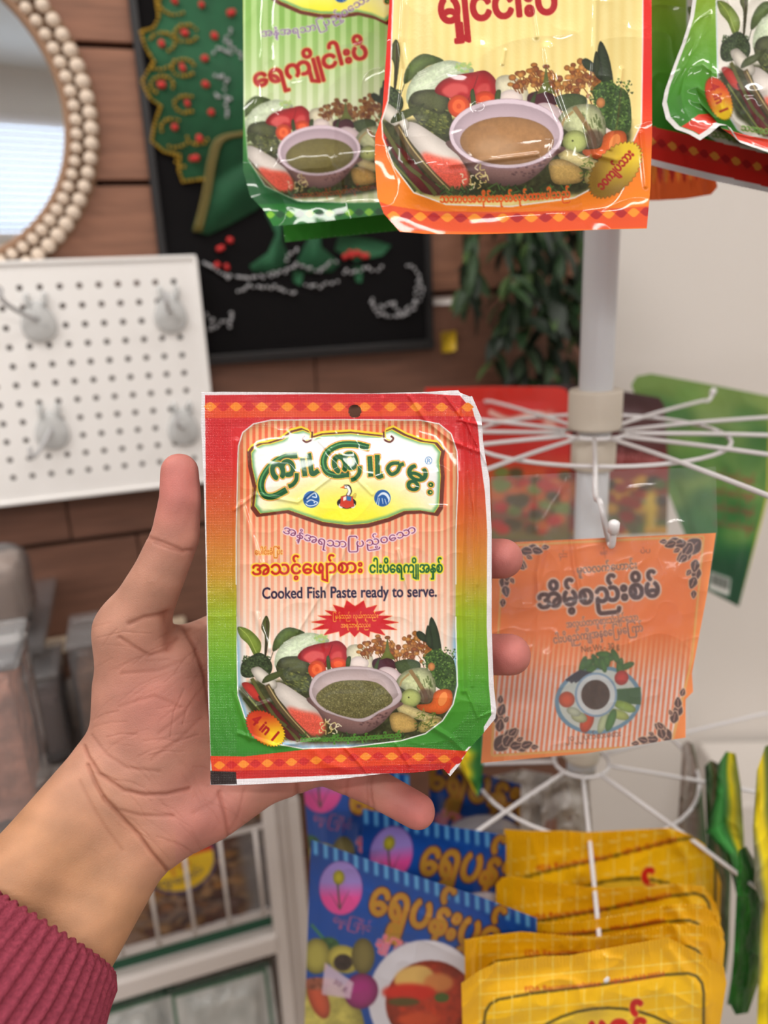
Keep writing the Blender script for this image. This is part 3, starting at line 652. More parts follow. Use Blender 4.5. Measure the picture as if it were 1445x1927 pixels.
def art_card(k=.9):
    c = Canvas(890, 870, 1360, 1450, k, (236, 128, 58))
    c.fill([(880, 860), (1370, 860), (1370, 1460), (880, 1460)], (252, 150, 66))
    inner = [(950, 1030), (1322, 1012), (1300, 1240), (1262, 1400), (928, 1420)]
    def st(X, Y):
        t = np.clip((Y - 1190) / 90, 0, 1); u = X + (Y - 1200) * .10
        s = np.clip((.5 + .5 * np.sin(u / 9.6 * 2 * math.pi) - .5) * 2 + .5, 0, 1)
        a = mixc((252, 142, 58), (244, 140, 92), t); b = mixc((252, 142, 58), (250, 232, 222), t)
        return a * s[..., None] + b * (1 - s[..., None])
    c.fill(inner, st, outl=[(5, (240, 190, 110)), (2, (236, 160, 60))])
    BR = (88, 56, 52)
    def vine(o, u, v):
        o = np.array(o, float); u = np.array(u, float); v = np.array(v, float)
        for (a, b, s, ang) in ((0, 0, 1.35, .8), (.2, .22, 1., .6), (.22, .06, .9, 1.1), (.5, 0, .9, .2), (0, .55, .9, 1.5), (.35, .05, .8, .1), (.05, .4, .8, 1.5), (.62, .03, .7, .3), (.03, .75, .75, 1.3), (.3, .3, .6, .75), (.85, 0, .45, 0), (.02, 1.02, .5, 1.6), (.5, .16, .4, .5), (.16, .6, .4, 1.)):
            p = o + u * a + v * b; d = math.cos(ang) * u / np.linalg.norm(u) + math.sin(ang) * v / np.linalg.norm(v); w = np.array([-d[1], d[0]]); L = 30 * s
            c.fill([p, p + d * L * .4 + w * L * .34, p + d * L, p + d * L * .4 - w * L * .34], BR, True, outl=[(2.4, (240, 206, 180))]); c.line([p + d * L * .15, p + d * L * .8], 1.6, (214, 170, 150), smooth=False)
    vine((954, 1034), (78, -4), (-8, 92)); vine((1318, 1016), (-74, 4), (-10, 94)); vine((932, 1412), (80, -6), (8, -86)); vine((1262, 1394), (-70, 6), (22, -82))
    for (t, x, y, w) in (('၄င်း', 1052, 1050, 16), ('မန်း', 1130, 1045, 14), ('ပဲပ', 1205, 1042, 20)): c.text(t, [(x, y), (x + w, y - 1)], 14, (150, 80, 50), bold=.4)
    c.text('မူလလက်ဟောင်း', [(1086, 1080), (1200, 1070)], 20, (92, 54, 50), outl=[(2, (240, 200, 170))], bold=.6)
    c.text('အိမ့်စည်းစိမ်', [(1012, 1146), (1244, 1122)], 50, (84, 44, 40), outl=[(4, (240, 214, 200))], bold=2.6)
    c.text('အလွယ်တကူစားသုံးနိုင်သော', [(1066, 1182), (1202, 1168)], 18, (120, 66, 60), outl=[(1.6, (240, 200, 170))], bold=.5)
    c.text('ငါးပိရည်ကျိုအနှစ်မြေကြော်', [(1042, 1212), (1212, 1188)], 21, (120, 66, 60), outl=[(1.6, (240, 200, 170))], bold=.6)
    c.text('Net.Wt.- 30 g', [(1094, 1228), (1166, 1221)], 17, (110, 74, 40), bold=.3)
    c.ell(1126, 1318, 82, 64, (120, 160, 186), rot=-8); c.ell(1126, 1318, 74, 57, (214, 222, 216), rot=-8)
    r = np.random.default_rng(5)
    for q in range(16): a = r.random() * 6.28; c.ell(1135 + r.normal() * 28, 1252 + r.normal() * 10, 15, 6, (84, 138, 56), rot=math.degrees(a), sh=.3)
    for q in range(9): c.line([(1066 + q * 4, 1282 + r.normal() * 3), (1094 + q * 4, 1262 + q * 1.)], 5, (52, 46, 66))
    for q in range(8): c.line([(1160, 1300 + q * 3), (1206, 1296 + q * 4)], 5, (64, 108, 58))
    for (x, y, w, h, cc) in ((1170, 1276, 13, 14, (216, 62, 50)), (1067, 1317, 15, 15, (224, 96, 52)), (1176, 1330, 22, 9, (160, 190, 84)), (1165, 1345, 20, 9, (190, 206, 120)), (1105, 1358, 12, 22, (226, 92, 52)), (1090, 1350, 16, 10, (196, 204, 160)), (1135, 1360, 8, 22, (206, 220, 176)), (1150, 1356, 8, 22, (96, 150, 78)), (1080, 1340, 14, 8, (206, 214, 190))): c.ell(x, y, w, h, cc, rot=20, sh=.25)
    c.ell(1122, 1308, 40, 42, (150, 178, 204)); c.ell(1122, 1308, 36, 38, (226, 230, 232)); c.ell(1121, 1308, 27, 28, (88, 62, 50), nz=.2, cell=4)
    c.text('၂၀၂၂ပိုက်စားမစား', [(1064, 1396), (1170, 1386)], 16, (130, 80, 66), bold=.4)
    return c

def art_blue(k=.7):
    c = Canvas(560, 1560, 1100, 2200, k, (30, 88, 172))
    c.fill([(540, 1550), (1120, 1550), (1120, 2220), (540, 2220)], ramp([(1560, (24, 70, 140)), (1700, (26, 80, 160)), (1900, (28, 82, 160))]))
    for i in range(40):
        x = 590 + i * 19; y = 1582 + (x - 585) * .34
        c.fill([(x, y - 4), (x + 8, y - 1), (x + 9, y + 27), (x + 1, y + 25)], (104, 170, 216), soft=1)
    c.ell(642, 1672, 40, 50, lambda X, Y: mixc((150, 130, 196), (214, 80, 150), (Y - 1660) / 30), outl=[(2.5, (110, 70, 140))])
    c.ell(638, 1652, 11, 14, (176, 166, 50), sh=.3); c.line([(636, 1664), (640, 1712)], 3, (60, 80, 60)); c.line([(640, 1712), (658, 1676)], 7, (56, 70, 66), taper=True); c.line([(640, 1712), (620, 1680)], 5, (56, 70, 66), taper=True)
    c.text('ရွှေပန်းပွင့်', [(690, 1716), (800, 1750), (930, 1800)], 92, (176, 134, 50), outl=[(4.5, (60, 50, 50)), (2.2, (216, 120, 50))], bold=2.2)
    c.text('မွှေးကြိုင်', [(626, 1736), (698, 1754)], 20, (214, 96, 130), bold=.8)
    c.text('ချိုမြိန်အရသာရှိသော', [(706, 1780), (790, 1812), (880, 1846)], 26, (222, 60, 90), outl=[(2.2, (238, 190, 200))], bold=.8)
    c.ell(610, 1960, 80, 120, (190, 180, 96), sh=.4, nz=.2, cell=14)
    c.ell(800, 1880, 106, 110, (216, 214, 222), rot=10, outl=[(2, (120, 120, 170))]); c.ell(812, 1890, 86, 82, (178, 62, 34), rot=10, sh=.3, nz=.2, cell=10)
    c.ell(780, 1842, 38, 24, (224, 186, 110), rot=-10, soft=2); c.ell(826, 1850, 28, 18, (216, 140, 80), soft=3); c.ell(770, 1868, 50, 16, (206, 50, 34), soft=3); c.ell(832, 1878, 14, 9, (86, 110, 50)); c.ell(760, 1886, 30, 8, (96, 84, 40), soft=2); c.ell(790, 1920, 40, 14, (206, 84, 44), soft=3)
    c.line([(586, 1740), (612, 1770), (630, 1790)], 5, (70, 130, 90)); c.ell(618, 1782, 22, 18, (60, 96, 60), nz=.3)
    c.ell(596, 1800, 26, 34, (172, 164, 84), sh=.4); c.ell(648, 1806, 32, 26, (196, 184, 90), rot=20, sh=.3); c.ell(646, 1812, 18, 16, (60, 50, 46), nz=.5, cell=3); c.ell(684, 1800, 22, 34, (128, 118, 72), sh=.3)
    c.ell(680, 1866, 32, 34, (164, 56, 126), sh=.35, rot=30); c.ell(600, 1880, 18, 40, (206, 96, 66), rot=-20, sh=.3); c.ell(596, 1852, 26, 12, (150, 90, 70), nz=.3)
    c.fill([(612, 1812), (666, 1850), (660, 1880), (606, 1872)], (214, 190, 206), alpha=.9); c.text('30 g', [(626, 1850), (652, 1866)], 14, (120, 80, 110), bold=.4)
    return c
def art_yellow(k=.8):
    c = Canvas(850, 1745, 1390, 2420, k, (244, 190, 22))
    c.fill([(840, 1740), (1400, 1740), (1400, 2430), (840, 2430)], (246, 190, 20))
    lnc = (250, 222, 120)
    for i in range(13):
        x = 905 + i * 34; c.line([(x, 1806 - (x - 905) * .06), (x - 6, 2400)], 2, lnc, smooth=False)
    for j in range(22): c.line([(900, 1846 + j * 26), (1000, 1838 + j * 26), (1322, 1808 + j * 26)], 2, lnc)
    c.fill([(914, 2350), (914, 1925), (917, 1905), (925, 1892), (940, 1884), (1000, 1873), (1120, 1858), (1250, 1838), (1295, 1835), (1310, 1840), (1319, 1852), (1322, 1870), (1320, 2350)], (250, 200, 20), outl=[(6, (104, 90, 26))])
    for i in range(12): c.line([(930 + i * 34, 1876 - i * 3), (926 + i * 34, 2340)], 2, lnc, smooth=False)
    for j in range(18): c.line([(918, 1908 + j * 26), (1316, 1866 + j * 26)], 2, lnc, smooth=False)
    c.ell(1145, 2050, 190, 150, (246, 210, 60), outl=[(6, (104, 90, 26))])
    c.text('FDA Recommendation', [(988, 1868), (1132, 1856)], 15, (200, 64, 26), bold=.8); c.text('MM.22.10.58.00034', [(1150, 1854), (1252, 1838)], 15, (200, 64, 26), bold=.8)
    c.text('ဟင်းခတ်', [(1060, 2080), (1260, 2070)], 70, (200, 34, 30), outl=[(2, (250, 220, 90))], bold=4)
    c.text('ပုဇွန်', [(1106, 1966), (1222, 1958)], 76, (206, 36, 34), outl=[(2, (250, 226, 110))], bold=4.)
    return c

# ------------------------------------------------------------------ shared materials
M_WHITE = mat('white_coated_wire', (222, 220, 222), .35)
M_POLE = mat('white_pole', (214, 218, 224), .3)
M_COLLAR = mat('cream_plastic', (214, 206, 192), .5)
M_WALL = mat('white_paint', (226, 220, 214), .7, bump=.1, bscale=80)
M_CEIL = mat('ceiling_paint', (225, 222, 215), .8)
M_FLOOR = mat('floor_tile', (150, 140, 130), .5, noise=.1)
M_METAL = mat('white_steel', (222, 214, 210), .4)
M_PEG = mat('pegboard_white', (246, 244, 242), .45)
M_BLACK = mat('black_frame', (22, 20, 22), .45)
M_VELVET = mat('black_velvet', (12, 10, 12), .9, spec=.2)
def film(name, tint=(230, 232, 235), rough=.08, a=.16):
    m = bpy.data.materials.new(name); m.use_nodes = True; nt = m.node_tree; nt.nodes.clear(); N = nt.nodes.new; L = nt.links.new
    o = N('ShaderNodeOutputMaterial'); tr = N('ShaderNodeBsdfTransparent'); df = N('ShaderNodeBsdfDiffuse'); gl = N('ShaderNodeBsdfGlossy')
    df.inputs[0].default_value = (*lin(tint), 1); gl.inputs[1].default_value = rough
    m1 = N('ShaderNodeMixShader'); m1.inputs[0].default_value = a; L(tr.outputs[0], m1.inputs[1]); L(df.outputs[0], m1.inputs[2])
    fr = N('ShaderNodeFresnel'); fr.inputs[0].default_value = 1.35
    m2 = N('ShaderNodeMixShader'); L(fr.outputs[0], m2.inputs[0]); L(m1.outputs[0], m2.inputs[1]); L(gl.outputs[0], m2.inputs[2]); L(m2.outputs[0], o.inputs[0])
    return m
M_FILM = film('clear_film', a=.06, rough=.06); M_FOG = film('cloudy_film', (170, 166, 168), .25, .22); M_TUB = film('clear_tub_plastic', (206, 208, 212), .10, .22)

# ------------------------------------------------------------------ room shell
RZ = CEIL
def quad(name, pts, m, **kw): return add(name, pts, [(0, 1, 2, 3)], m, smooth=False, **kw)
corner = wp(1112, 600); corner[2] = 0
Ls = -2.1
wl = ws(np.array([Ls]), 0.)[0]; sC = (corner - W0) @ WD
def slab(name, a, b, z0, z1, nvec, th, m, **kw):
    a = np.array(a, float); b = np.array(b, float); u = nrm([b[0] - a[0], b[1] - a[1], 0]); n = nrm([nvec[0], nvec[1], 0])
    c = (a + b) / 2 + n * th / 2; c[2] = (z0 + z1) / 2
    return add(name, *box_geo(c, [u, n, [0, 0, 1.]], (np.linalg.norm((b - a)[:2]) / 2, th / 2, (z1 - z0) / 2)), m, smooth=False, **kw)
back = slab('wall_back', wl, corner, 0, RZ, -WN, .06, mat('wall_backing', (60, 44, 38), .8), kind='structure')
# planks of the wooden wall
woods = [mat('wood_%s' % n, c, .6, noise=.22, nscale=9, stretch=(1.2, 1.2, 14), bump=.35, bscale=30) for n, c in
         (('tan', (152, 112, 88)), ('brown', (142, 98, 76)), ('dark', (112, 76, 60)), ('grey', (160, 124, 102)))]
pr = random.Random(4)
z = 1.728 - .152 * 11; row = 0; ph = .152
while z < RZ - .02:
    s = Ls + pr.random() * .5 - .6
    while s < sC - .01:
        ln = pr.choice([.7, .9, 1.1]); a = max(s, Ls); b = min(s + ln, sC)
        if b - a > .05:
            v, f = wbox(a + .001, b - .001, max(z, 0) + .0035, min(z + ph, RZ) - .0035, .001, .013 + pr.random() * .003, .0015)
            ww = woods[2] if (z < 1.3 or a > .2) else pr.choice([woods[0], woods[1], woods[3]])
            add('plank', v, f, ww, parent=back, smooth=False)
        s += ln
    z += ph; row += 1
wr_end = corner + np.array([1.5, -.06, 0]);
wr_n = nrm([.04, 1, 0])
slab('wall_right', corner + np.array([-.0, 0, 0]), wr_end, 0, RZ, wr_n, .06, M_WALL, kind='structure')
BK = -3.0
lw = np.array([wl[0] - .0, BK, 0]); rw = np.array([wr_end[0], BK, 0])
slab('wall_left', wl, lw, 0, RZ, (-1, 0), .06, M_WALL, kind='structure')
slab('wall_side', wr_end, rw, 0, RZ, (1, 0), .06, M_WALL, kind='structure')
fl = np.array([[lw[0], BK, 0], [rw[0], BK, 0], [wr_end[0], wr_end[1], 0], [corner[0], corner[1], 0], [wl[0], wl[1], 0]])
add('floor', np.concatenate([fl, fl - [0, 0, .05]]), [(0, 1, 2, 3, 4), (9, 8, 7, 6, 5)] + [(i, i + 5, (i + 1) % 5 + 5, (i + 1) % 5) for i in range(5)], M_FLOOR, smooth=False, kind='structure')
ce = fl + [0, 0, RZ]
add('ceiling', np.concatenate([ce, ce + [0, 0, .05]]), [(4, 3, 2, 1, 0), (5, 6, 7, 8, 9)] + [(i, (i + 1) % 5, (i + 1) % 5 + 5, i + 5) for i in range(5)], M_CEIL, smooth=False, kind='structure')
# front wall (behind the photographer) with a window and blinds, seen in the mirror
wx0, wx1, wz0, wz1 = -.75, 1.35, 1.75, 2.4
gs = []
for (a, b, c, d) in ((lw[0], wx0, 0, RZ), (wx1, rw[0], 0, RZ), (wx0, wx1, 0, wz0), (wx0, wx1, wz1, RZ)):
    gs.append(box_geo([(a + b) / 2, BK - .05, (c + d) / 2], IAX, ((b - a) / 2, .05, (d - c) / 2)))
add('wall_front', *join(gs), M_WALL, smooth=False, kind='structure')
win = empty('window_1', ((wx0 + wx1) / 2, BK, wz0), kind='structure')
gs = [box_geo([(wx0 + wx1) / 2, BK, zz], IAX, ((wx1 - wx0) / 2, .03, .02)) for zz in (wz0 + .02, wz1 - .02)] + [box_geo([xx, BK, (wz0 + wz1) / 2], IAX, (.02, .03, (wz1 - wz0) / 2)) for xx in (wx0 + .02, (wx0 + wx1) / 2, wx1 - .02)]
add('window_frame', *join(gs), M_METAL, parent=win, smooth=False)
zz = wz0 + .06
slat_m = None
while zz < wz1 - .04:
    if slat_m is None:
        v, f = box_geo([0, 0, 0], [[1, 0, 0], [0, .82, .57], [0, -.57, .82]], ((wx1 - wx0) / 2 - .05, .02, .0008)); slat_m = mesh_np('blind_slat', v, f, M_METAL, False)
    inst('blind_slat', slat_m, ((wx0 + wx1) / 2, BK + .06, zz), parent=win); zz += .036
for (x, y, a, b, p) in LIGHTS:
    t = empty('ceiling_light', (x, y, CEIL), 'white strip light fixed to the ceiling above the shop rack', 'light', 'ceiling strip lights')
    add('housing', *box_geo([x, y, CEIL - .03], IAX, (a / 2 + .02, b / 2 + .02, .029), .004), M_METAL, parent=t, smooth=False)

# ------------------------------------------------------------------ packets
def resample(pts, n):
    p = np.asarray(pts, float); L = np.concatenate([[0], np.cumsum(np.linalg.norm(np.diff(p, axis=0), axis=1))]); t = np.linspace(0, L[-1], n)
    return np.stack([np.interp(t, L, p[:, 0]), np.interp(t, L, p[:, 1])], 1)
def coons(T, B, Lf, Rt, nu, nv):
    T, B, Lf, Rt = resample(T, nu), resample(B, nu), resample(Lf, nv), resample(Rt, nv)
    u = np.linspace(0, 1, nu)[None, :, None]; v = np.linspace(0, 1, nv)[:, None, None]
    S = (1 - v) * T[None] + v * B[None] + (1 - u) * Lf[:, None] + u * Rt[:, None]
    return S - ((1 - u) * (1 - v) * T[0] + u * (1 - v) * T[-1] + (1 - u) * v * B[0] + u * v * B[-1])
def sstep(x, a, b):
    t = np.clip((x - a) / (b - a), 0, 1); return t * t * (3 - 2 * t)
M_PRINT = mat('printed_laminate', attr=True, rough=.38, coat=.5, spec=.25, bump=.12, bscale=700); M_PRINT.node_tree.nodes['Principled BSDF'].inputs['Coat Roughness'].default_value = .05
M_BACKP = mat('laminate_back', (196, 60, 50), .35)
def packet(name, edg, nu, nv, depth, col, m=M_PRINT, backc=(190, 60, 50), bulge=.004, seal=.09, wr=.0006, cell=40, holes=(), seed=1, wrf=None, mesh_parent=None, origin=None, backfn=None, **kw):
    T, B, Lf, Rt = edg; S = coons(T, B, Lf, Rt, nu, nv)
    u = np.linspace(0, 1, nu)[None, :] + np.zeros((nv, 1)); v = np.linspace(0, 1, nv)[:, None] + np.zeros((1, nu))
    pu = sstep(np.minimum(u, 1 - u), seal, seal + .16); pv = sstep(np.minimum(v, 1 - v), seal * .9, seal * .9 + .14); pil = pu * pv
    n1 = vnoise(nv, nu, cell, seed); n2 = vnoise(nv, nu, cell * .45, seed + 5); n3 = vnoise(nv, nu, max(3, cell * .2), seed + 9)
    rid = (1 - np.abs(2 * n1 - 1)) ** 3 + .5 * (1 - np.abs(2 * n2 - 1)) ** 3 + .2 * n3
    h = wr * rid
    if wrf is not None: h = h + wrf(S[..., 0], S[..., 1], u, v)
    d0 = depth.at(S) if isinstance(depth, Plane) else (depth(u, v) if callable(depth) else depth + 0 * u)
    d = d0 - bulge * pil - h
    V = P(S[..., 0], S[..., 1], d).reshape(-1, 3)
    ii = np.arange(nu * nv).reshape(nv, nu)
    Fc = np.stack([ii[:-1, :-1], ii[1:, :-1], ii[1:, 1:], ii[:-1, 1:]], -1).reshape(-1, 4)
    ctr = (S[:-1, :-1] + S[1:, 1:]).reshape(-1, 2) / 2
    keep = np.ones(len(Fc), bool)
    for (hx, hy, hr) in holes: keep &= np.hypot(ctr[:, 0] - hx, ctr[:, 1] - hy) > hr
    Fc = Fc[keep]
    C = (col.sample(S[..., 0], S[..., 1]) if isinstance(col, Canvas) else col(S[..., 0], S[..., 1], u, v)).reshape(-1, 3)
    # back sheet on a coarser net
    k = 4; bu = np.unique(np.r_[np.arange(0, nu, k), nu - 1]); bv = np.unique(np.r_[np.arange(0, nv, k), nv - 1])
    S2 = S[bv][:, bu]; V2 = P(S2[..., 0], S2[..., 1], (d0 + bulge * .8 * pil + .0007 - .9 * h)[bv][:, bu]).reshape(-1, 3)
    jj = np.arange(len(bu) * len(bv)).reshape(len(bv), len(bu)) + len(V)
    F2 = np.stack([jj[:-1, :-1], jj[:-1, 1:], jj[1:, 1:], jj[1:, :-1]], -1).reshape(-1, 4)
    c2v = (S2[:-1, :-1] + S2[1:, 1:]).reshape(-1, 2) / 2; kp = np.ones(len(F2), bool)
    for (hx, hy, hr) in holes: kp &= np.hypot(c2v[:, 0] - hx, c2v[:, 1] - hy) > hr
    F2 = F2[kp]
    # rim joins the two sheets
    b1 = np.r_[ii[bv, 0], ii[-1, bu[1:]], ii[bv[::-1][1:], -1], ii[0, bu[::-1][1:]]]; b2 = np.r_[jj[:, 0], jj[-1, 1:], jj[::-1, -1][1:], jj[0, ::-1][1:]]
    F3 = np.stack([b1[:-1], b2[:-1], b2[1:], b1[1:]], 1)
    Cb = np.ones((len(V2), 3)) * rgb(backc)
    Va = np.concatenate([V, V2]); Fa = np.concatenate([Fc, F2, F3]); Ca = lin_arr(np.concatenate([C, Cb]))
    return add(name, Va, Fa, m, parent=mesh_parent, cols=Ca, origin=origin, **kw)
def lin_arr(c):
    c = np.clip(c, 0, 1); return np.where(c <= .04045, c / 12.92, ((c + .055) / 1.055) ** 2.4)

class Plane:
    '''upright plane through the picture point (px,py) at depth d, turned by yaw degrees, leaning by lean'''
    def __init__(s, px, py, d, yaw=0., lean=0.):
        s.p = P(px, py, d); a = math.radians(yaw); l = math.radians(lean); s.n = np.array([math.sin(a) * math.cos(l), -math.cos(a) * math.cos(l), math.sin(l)])
    def at(s, S):
        q = np.stack([(S[..., 0] - CX) / F, -(S[..., 1] - CY) / F, -1 + 0 * S[..., 0]], -1) @ R.T
        return ((s.p - CAM) @ s.n) / (q @ s.n)
# held packet
def ridge(X, Y, pts, w, h):
    """a crease that stands h proud along a polyline"""
    out = np.full(X.shape, 1e9); pts = np.asarray(pts, float)
    for a, b in zip(pts[:-1], pts[1:]):
        d = b - a; L2 = d @ d; t = np.clip(((X - a[0]) * d[0] + (Y - a[1]) * d[1]) / L2, 0, 1)
        out = np.minimum(out, np.hypot(X - a[0] - t * d[0], Y - a[1] - t * d[1]))
    return h * np.exp(-(out / w) ** 2)
def held_wr(X, Y, u, v):
    h = 0 * X
    g = ridge
    h += g(X, Y, [(868, 800), (874, 880), (872, 1000), (868, 1120), (872, 1300)], 5, .0011)
    h += g(X, Y, [(884, 790), (893, 900), (890, 1020), (896, 1150), (889, 1290)], 3, .0007)
    h += g(X, Y, [(445, 830), (441, 950), (444, 1100), (440, 1300), (470, 1390)], 4, .0009)
    h += g(X, Y, [(770, 745), (800, 790), (850, 830), (900, 850)], 4, .0009) + g(X, Y, [(870, 742), (862, 790), (905, 800)], 3, .0010) + g(X, Y, [(838, 745), (880, 800), (915, 872)], 3, .0008)
    h += g(X, Y, [(748, 1035), (762, 1090), (775, 1130), (778, 1200)], 3, .0008) + g(X, Y, [(720, 750), (718, 772), (724, 795)], 5, .0007)
    h += g(X, Y, [(455, 950), (490, 1060), (480, 1150), (505, 1220)], 6, .0010) + g(X, Y, [(452, 1300), (480, 1330), (505, 1322)], 5, .0012)
    h += g(X, Y, [(440, 960), (480, 930), (560, 945), (620, 900)], 3, .0005) + g(X, Y, [(600, 830), (650, 880), (700, 930)], 3, .0004)
    h += g(X, Y, [(650, 1408), (680, 1440), (690, 1455)], 3, .0008) + g(X, Y, [(745, 1400), (770, 1440)], 3, .0006) + g(X, Y, [(590, 1412), (610, 1436), (650, 1446)], 8, .0007)
    h += g(X, Y, [(450, 1380), (520, 1405), (600, 1392)], 4, .0007) + g(X, Y, [(800, 1360), (850, 1390), (880, 1420)], 5, .0010) + g(X, Y, [(878, 1300), (900, 1350), (925, 1340)], 3, .0007)
    h += g(X, Y, [(560, 1190), (640, 1060), (660, 1000)], 3, .0004) + g(X, Y, [(880, 890), (900, 1000), (898, 1100)], 3, .0006)
    h += -.010 * sstep(u, .86, 1.0) * (.5 + .5 * np.sin(v * 9)) * .25
    # weave emboss of the seal
    sealm = 1 - sstep(np.minimum(u, 1 - u), .09, .12) * sstep(np.minimum(v, 1 - v), .075, .10)
    h += sealm * .00011 * (np.sin(X * 2.1) + np.sin(Y * 2.1))
    return h
heldT = [(379, 738), (420, 737), (600, 739), (700, 740), (790, 738), (846, 735), (862, 734), (866, 739), (884, 746), (888, 745), (890, 750)]
heldR = [(890, 750), (906, 786), (909, 830), (914, 865), (921, 900), (925, 1000), (925, 1180), (929, 1290), (934, 1335), (932, 1352), (905, 1385), (880, 1412), (864, 1440), (847, 1461)]
heldB = [(396, 1477), (440, 1478), (560, 1472), (640, 1466), (720, 1456), (780, 1454), (822, 1449), (834, 1447), (847, 1461)]
heldL = [(379, 738), (378, 800), (383, 900), (386, 1000), (389, 1150), (391, 1300), (396, 1420), (396, 1477)]
DH = .330
held = packet('snack_packet', (heldT, heldB, heldL, heldR), 560, 745, lambda u, v: DH + .004 * (u - .5) - .004 * (v - .5) + .006 * (u - .5) ** 2, art_held(), bulge=.0032, seal=.10, wr=.0004, cell=90, holes=((667.5, 774, 12.5),), seed=3, wrf=held_wr,
              label='red and green fish paste packet with white rim held in the hand', cat='packet')

# hanging packets of the top tier
oT = [(742, -350), (1222, -350)]; oR = [(1222, -350), (1226, 0), (1227, 250), (1224, 350), (1217, 430)]
oB = [(752, 436), (800, 440), (890, 441), (1000, 438), (1130, 432), (1217, 430)]; oL = [(742, -350), (733, 0), (726, 110), (719, 215), (706, 255), (705, 300), (710, 370), (722, 402), (752, 436)]
def o_wr(X, Y, u, v):
    g = ridge
    h = g(X, Y, [(760, 0), (756, 80), (764, 130), (752, 210), (768, 300)], 6, .0016) + g(X, Y, [(1030, 90), (1040, 170), (1062, 230), (1052, 280)], 10, .0018)
    h += g(X, Y, [(1120, 0), (1118, 120), (1106, 230), (1120, 290), (1160, 300)], 6, .0016) + g(X, Y, [(1170, 130), (1160, 220), (1150, 280)], 4, .0011)
    h += g(X, Y, [(1000, 0), (1010, 70)], 3, .0008) + g(X, Y, [(950, 95), (946, 120)], 3, .0006) + g(X, Y, [(1205, 250), (1215, 350)], 4, .001) + g(X, Y, [(905, 90), (900, 190)], 14, .001)
    h += g(X, Y, [(850, 310), (930, 300), (1010, 290)], 5, .0008)
    return h
packet('snack_packet', (oT, oB, oL, oR), 400, 560, lambda u, v: .372 + .004 * (v - .5), art_orange(), bulge=.008, seal=.05, wr=.0007, cell=120, seed=11, wrf=o_wr, backc=(226, 90, 40),
       label='large orange packet showing a bowl of brown sauce, hanging from the top tier', cat='packet', group='packets on the top tier')
gL = [(458, -300), (457, 0), (458, 180), (457, 320), (470, 368), (498, 398), (514, 426)]
packet('snack_packet', ([(458, -300), (790, -300)], [(514, 426), (600, 418), (700, 406), (790, 396)], gL, [(790, -300), (792, 0), (790, 396)]), 240, 440, lambda u, v: .425 - .008 * u, art_green_left(), bulge=.007, seal=.05, wr=.0010, cell=80, seed=21, backc=(60, 130, 60),
       label='light green packet with dark red lettering, left of the big orange packet', cat='packet', group='packets on the top tier')
def band_col(base, dark, dot1, dot2, x0, y0, dx, dy, white=None):
    """plain sheet with a lozenge band; used for the lower rims of packets behind"""
    def fn(X, Y, u, v):
        c = np.ones(X.shape + (3,)) * rgb(base)
        m = (v > .80)[..., None]; c = c * (1 - m) + rgb(dark) * m
        t = u * 14; k = np.floor(t).astype(int) % 2; q = np.sin((t % 1) * math.pi) ** 1.2 * .045
        ins = (np.abs(v - .90) < q)
        c[ins & (k == 0)] = rgb(dot1); c[ins & (k == 1)] = rgb(dot2)
        if white is not None: c[v > .965] = rgb(white)
        return c
    return fn
packet('snack_packet', ([(530, -260), (800, -260)], [(536, 456), (620, 447), (700, 439), (800, 428)], [(530, -260), (528, 200), (533, 430), (536, 456)], [(800, -260), (800, 428)]), 90, 160, lambda u, v: .452, band_col((90, 160, 50), (54, 132, 44), (120, 190, 60), (24, 96, 44), 0, 0, 0, 0), bulge=.005, wr=.001, cell=20, seed=31, backc=(60, 130, 60),
       label='green packet mostly hidden behind the light green one, its lower rim showing', cat='packet', group='packets on the top tier')
rL = [(1306, -380), (1306, -20), (1298, 35), (1283, 83), (1268, 122), (1251, 170), (1246, 196), (1253, 224), (1271, 243), (1296, 252), (1317, 264)]
rB = [(1317, 264), (1338, 250), (1354, 236), (1372, 236), (1392, 268), (1445, 287), (1560, 318), (1700, 330), (1790, 330)]
packet('snack_packet', ([(1306, -380), (1790, -400)], rB, rL, [(1790, -400), (1790, 330)]), 330, 420, lambda u, v: .395 + .012 * u, None or (lambda cv: (lambda X, Y, u, v: np.where((np.minimum(u, (1 - v)) * 1.0 < .016)[..., None], rgb((232, 232, 230)), np.where(((v > .93) & (u > .02))[..., None], rgb((222, 60, 36)), cv.sample(X, Y)))))(art_right()),
       bulge=.006, seal=.05, wr=.0012, cell=50, seed=41, backc=(60, 130, 50),
       label='green packet with a white rim and curled corner at the top right', cat='packet', group='packets on the top tier')
def r2_col(cv):
    def fn(X, Y, u, v):
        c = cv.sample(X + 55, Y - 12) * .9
        yb = np.interp(X, [1200, 1229, 1445, 1800], [296, 300, 352, 430])       # lower rim line
        q = yb - Y
        c[q < 62] = rgb((196, 44, 40)); c[q < 22] = rgb((206, 40, 36)); c[q < 0] = rgb((226, 222, 228))
        t = (X - 1215) / 20.; k = np.floor(t).astype(int) % 2; am = 8 * np.sin((t % 1) * math.pi) ** 1.2; ins = np.abs(q - 34) < am
        c[ins & (k == 0)] = rgb((214, 136, 60)); c[ins & (k == 1)] = rgb((160, 30, 36))
        return c
    return fn
packet('snack_packet', ([(1200, -360), (1790, -380)], [(1200, 303), (1229, 312), (1300, 330), (1350, 342), (1445, 362), (1600, 396), (1790, 440)], [(1200, -360), (1200, 303)], [(1790, -380), (1790, 440)]), 330, 420, lambda u, v: .432, r2_col(art_right(.8)), bulge=.006, wr=.0008, cell=60, seed=51,
       label='second green packet with a red lozenge band, behind the top right packet', cat='packet', group='packets on the top tier')
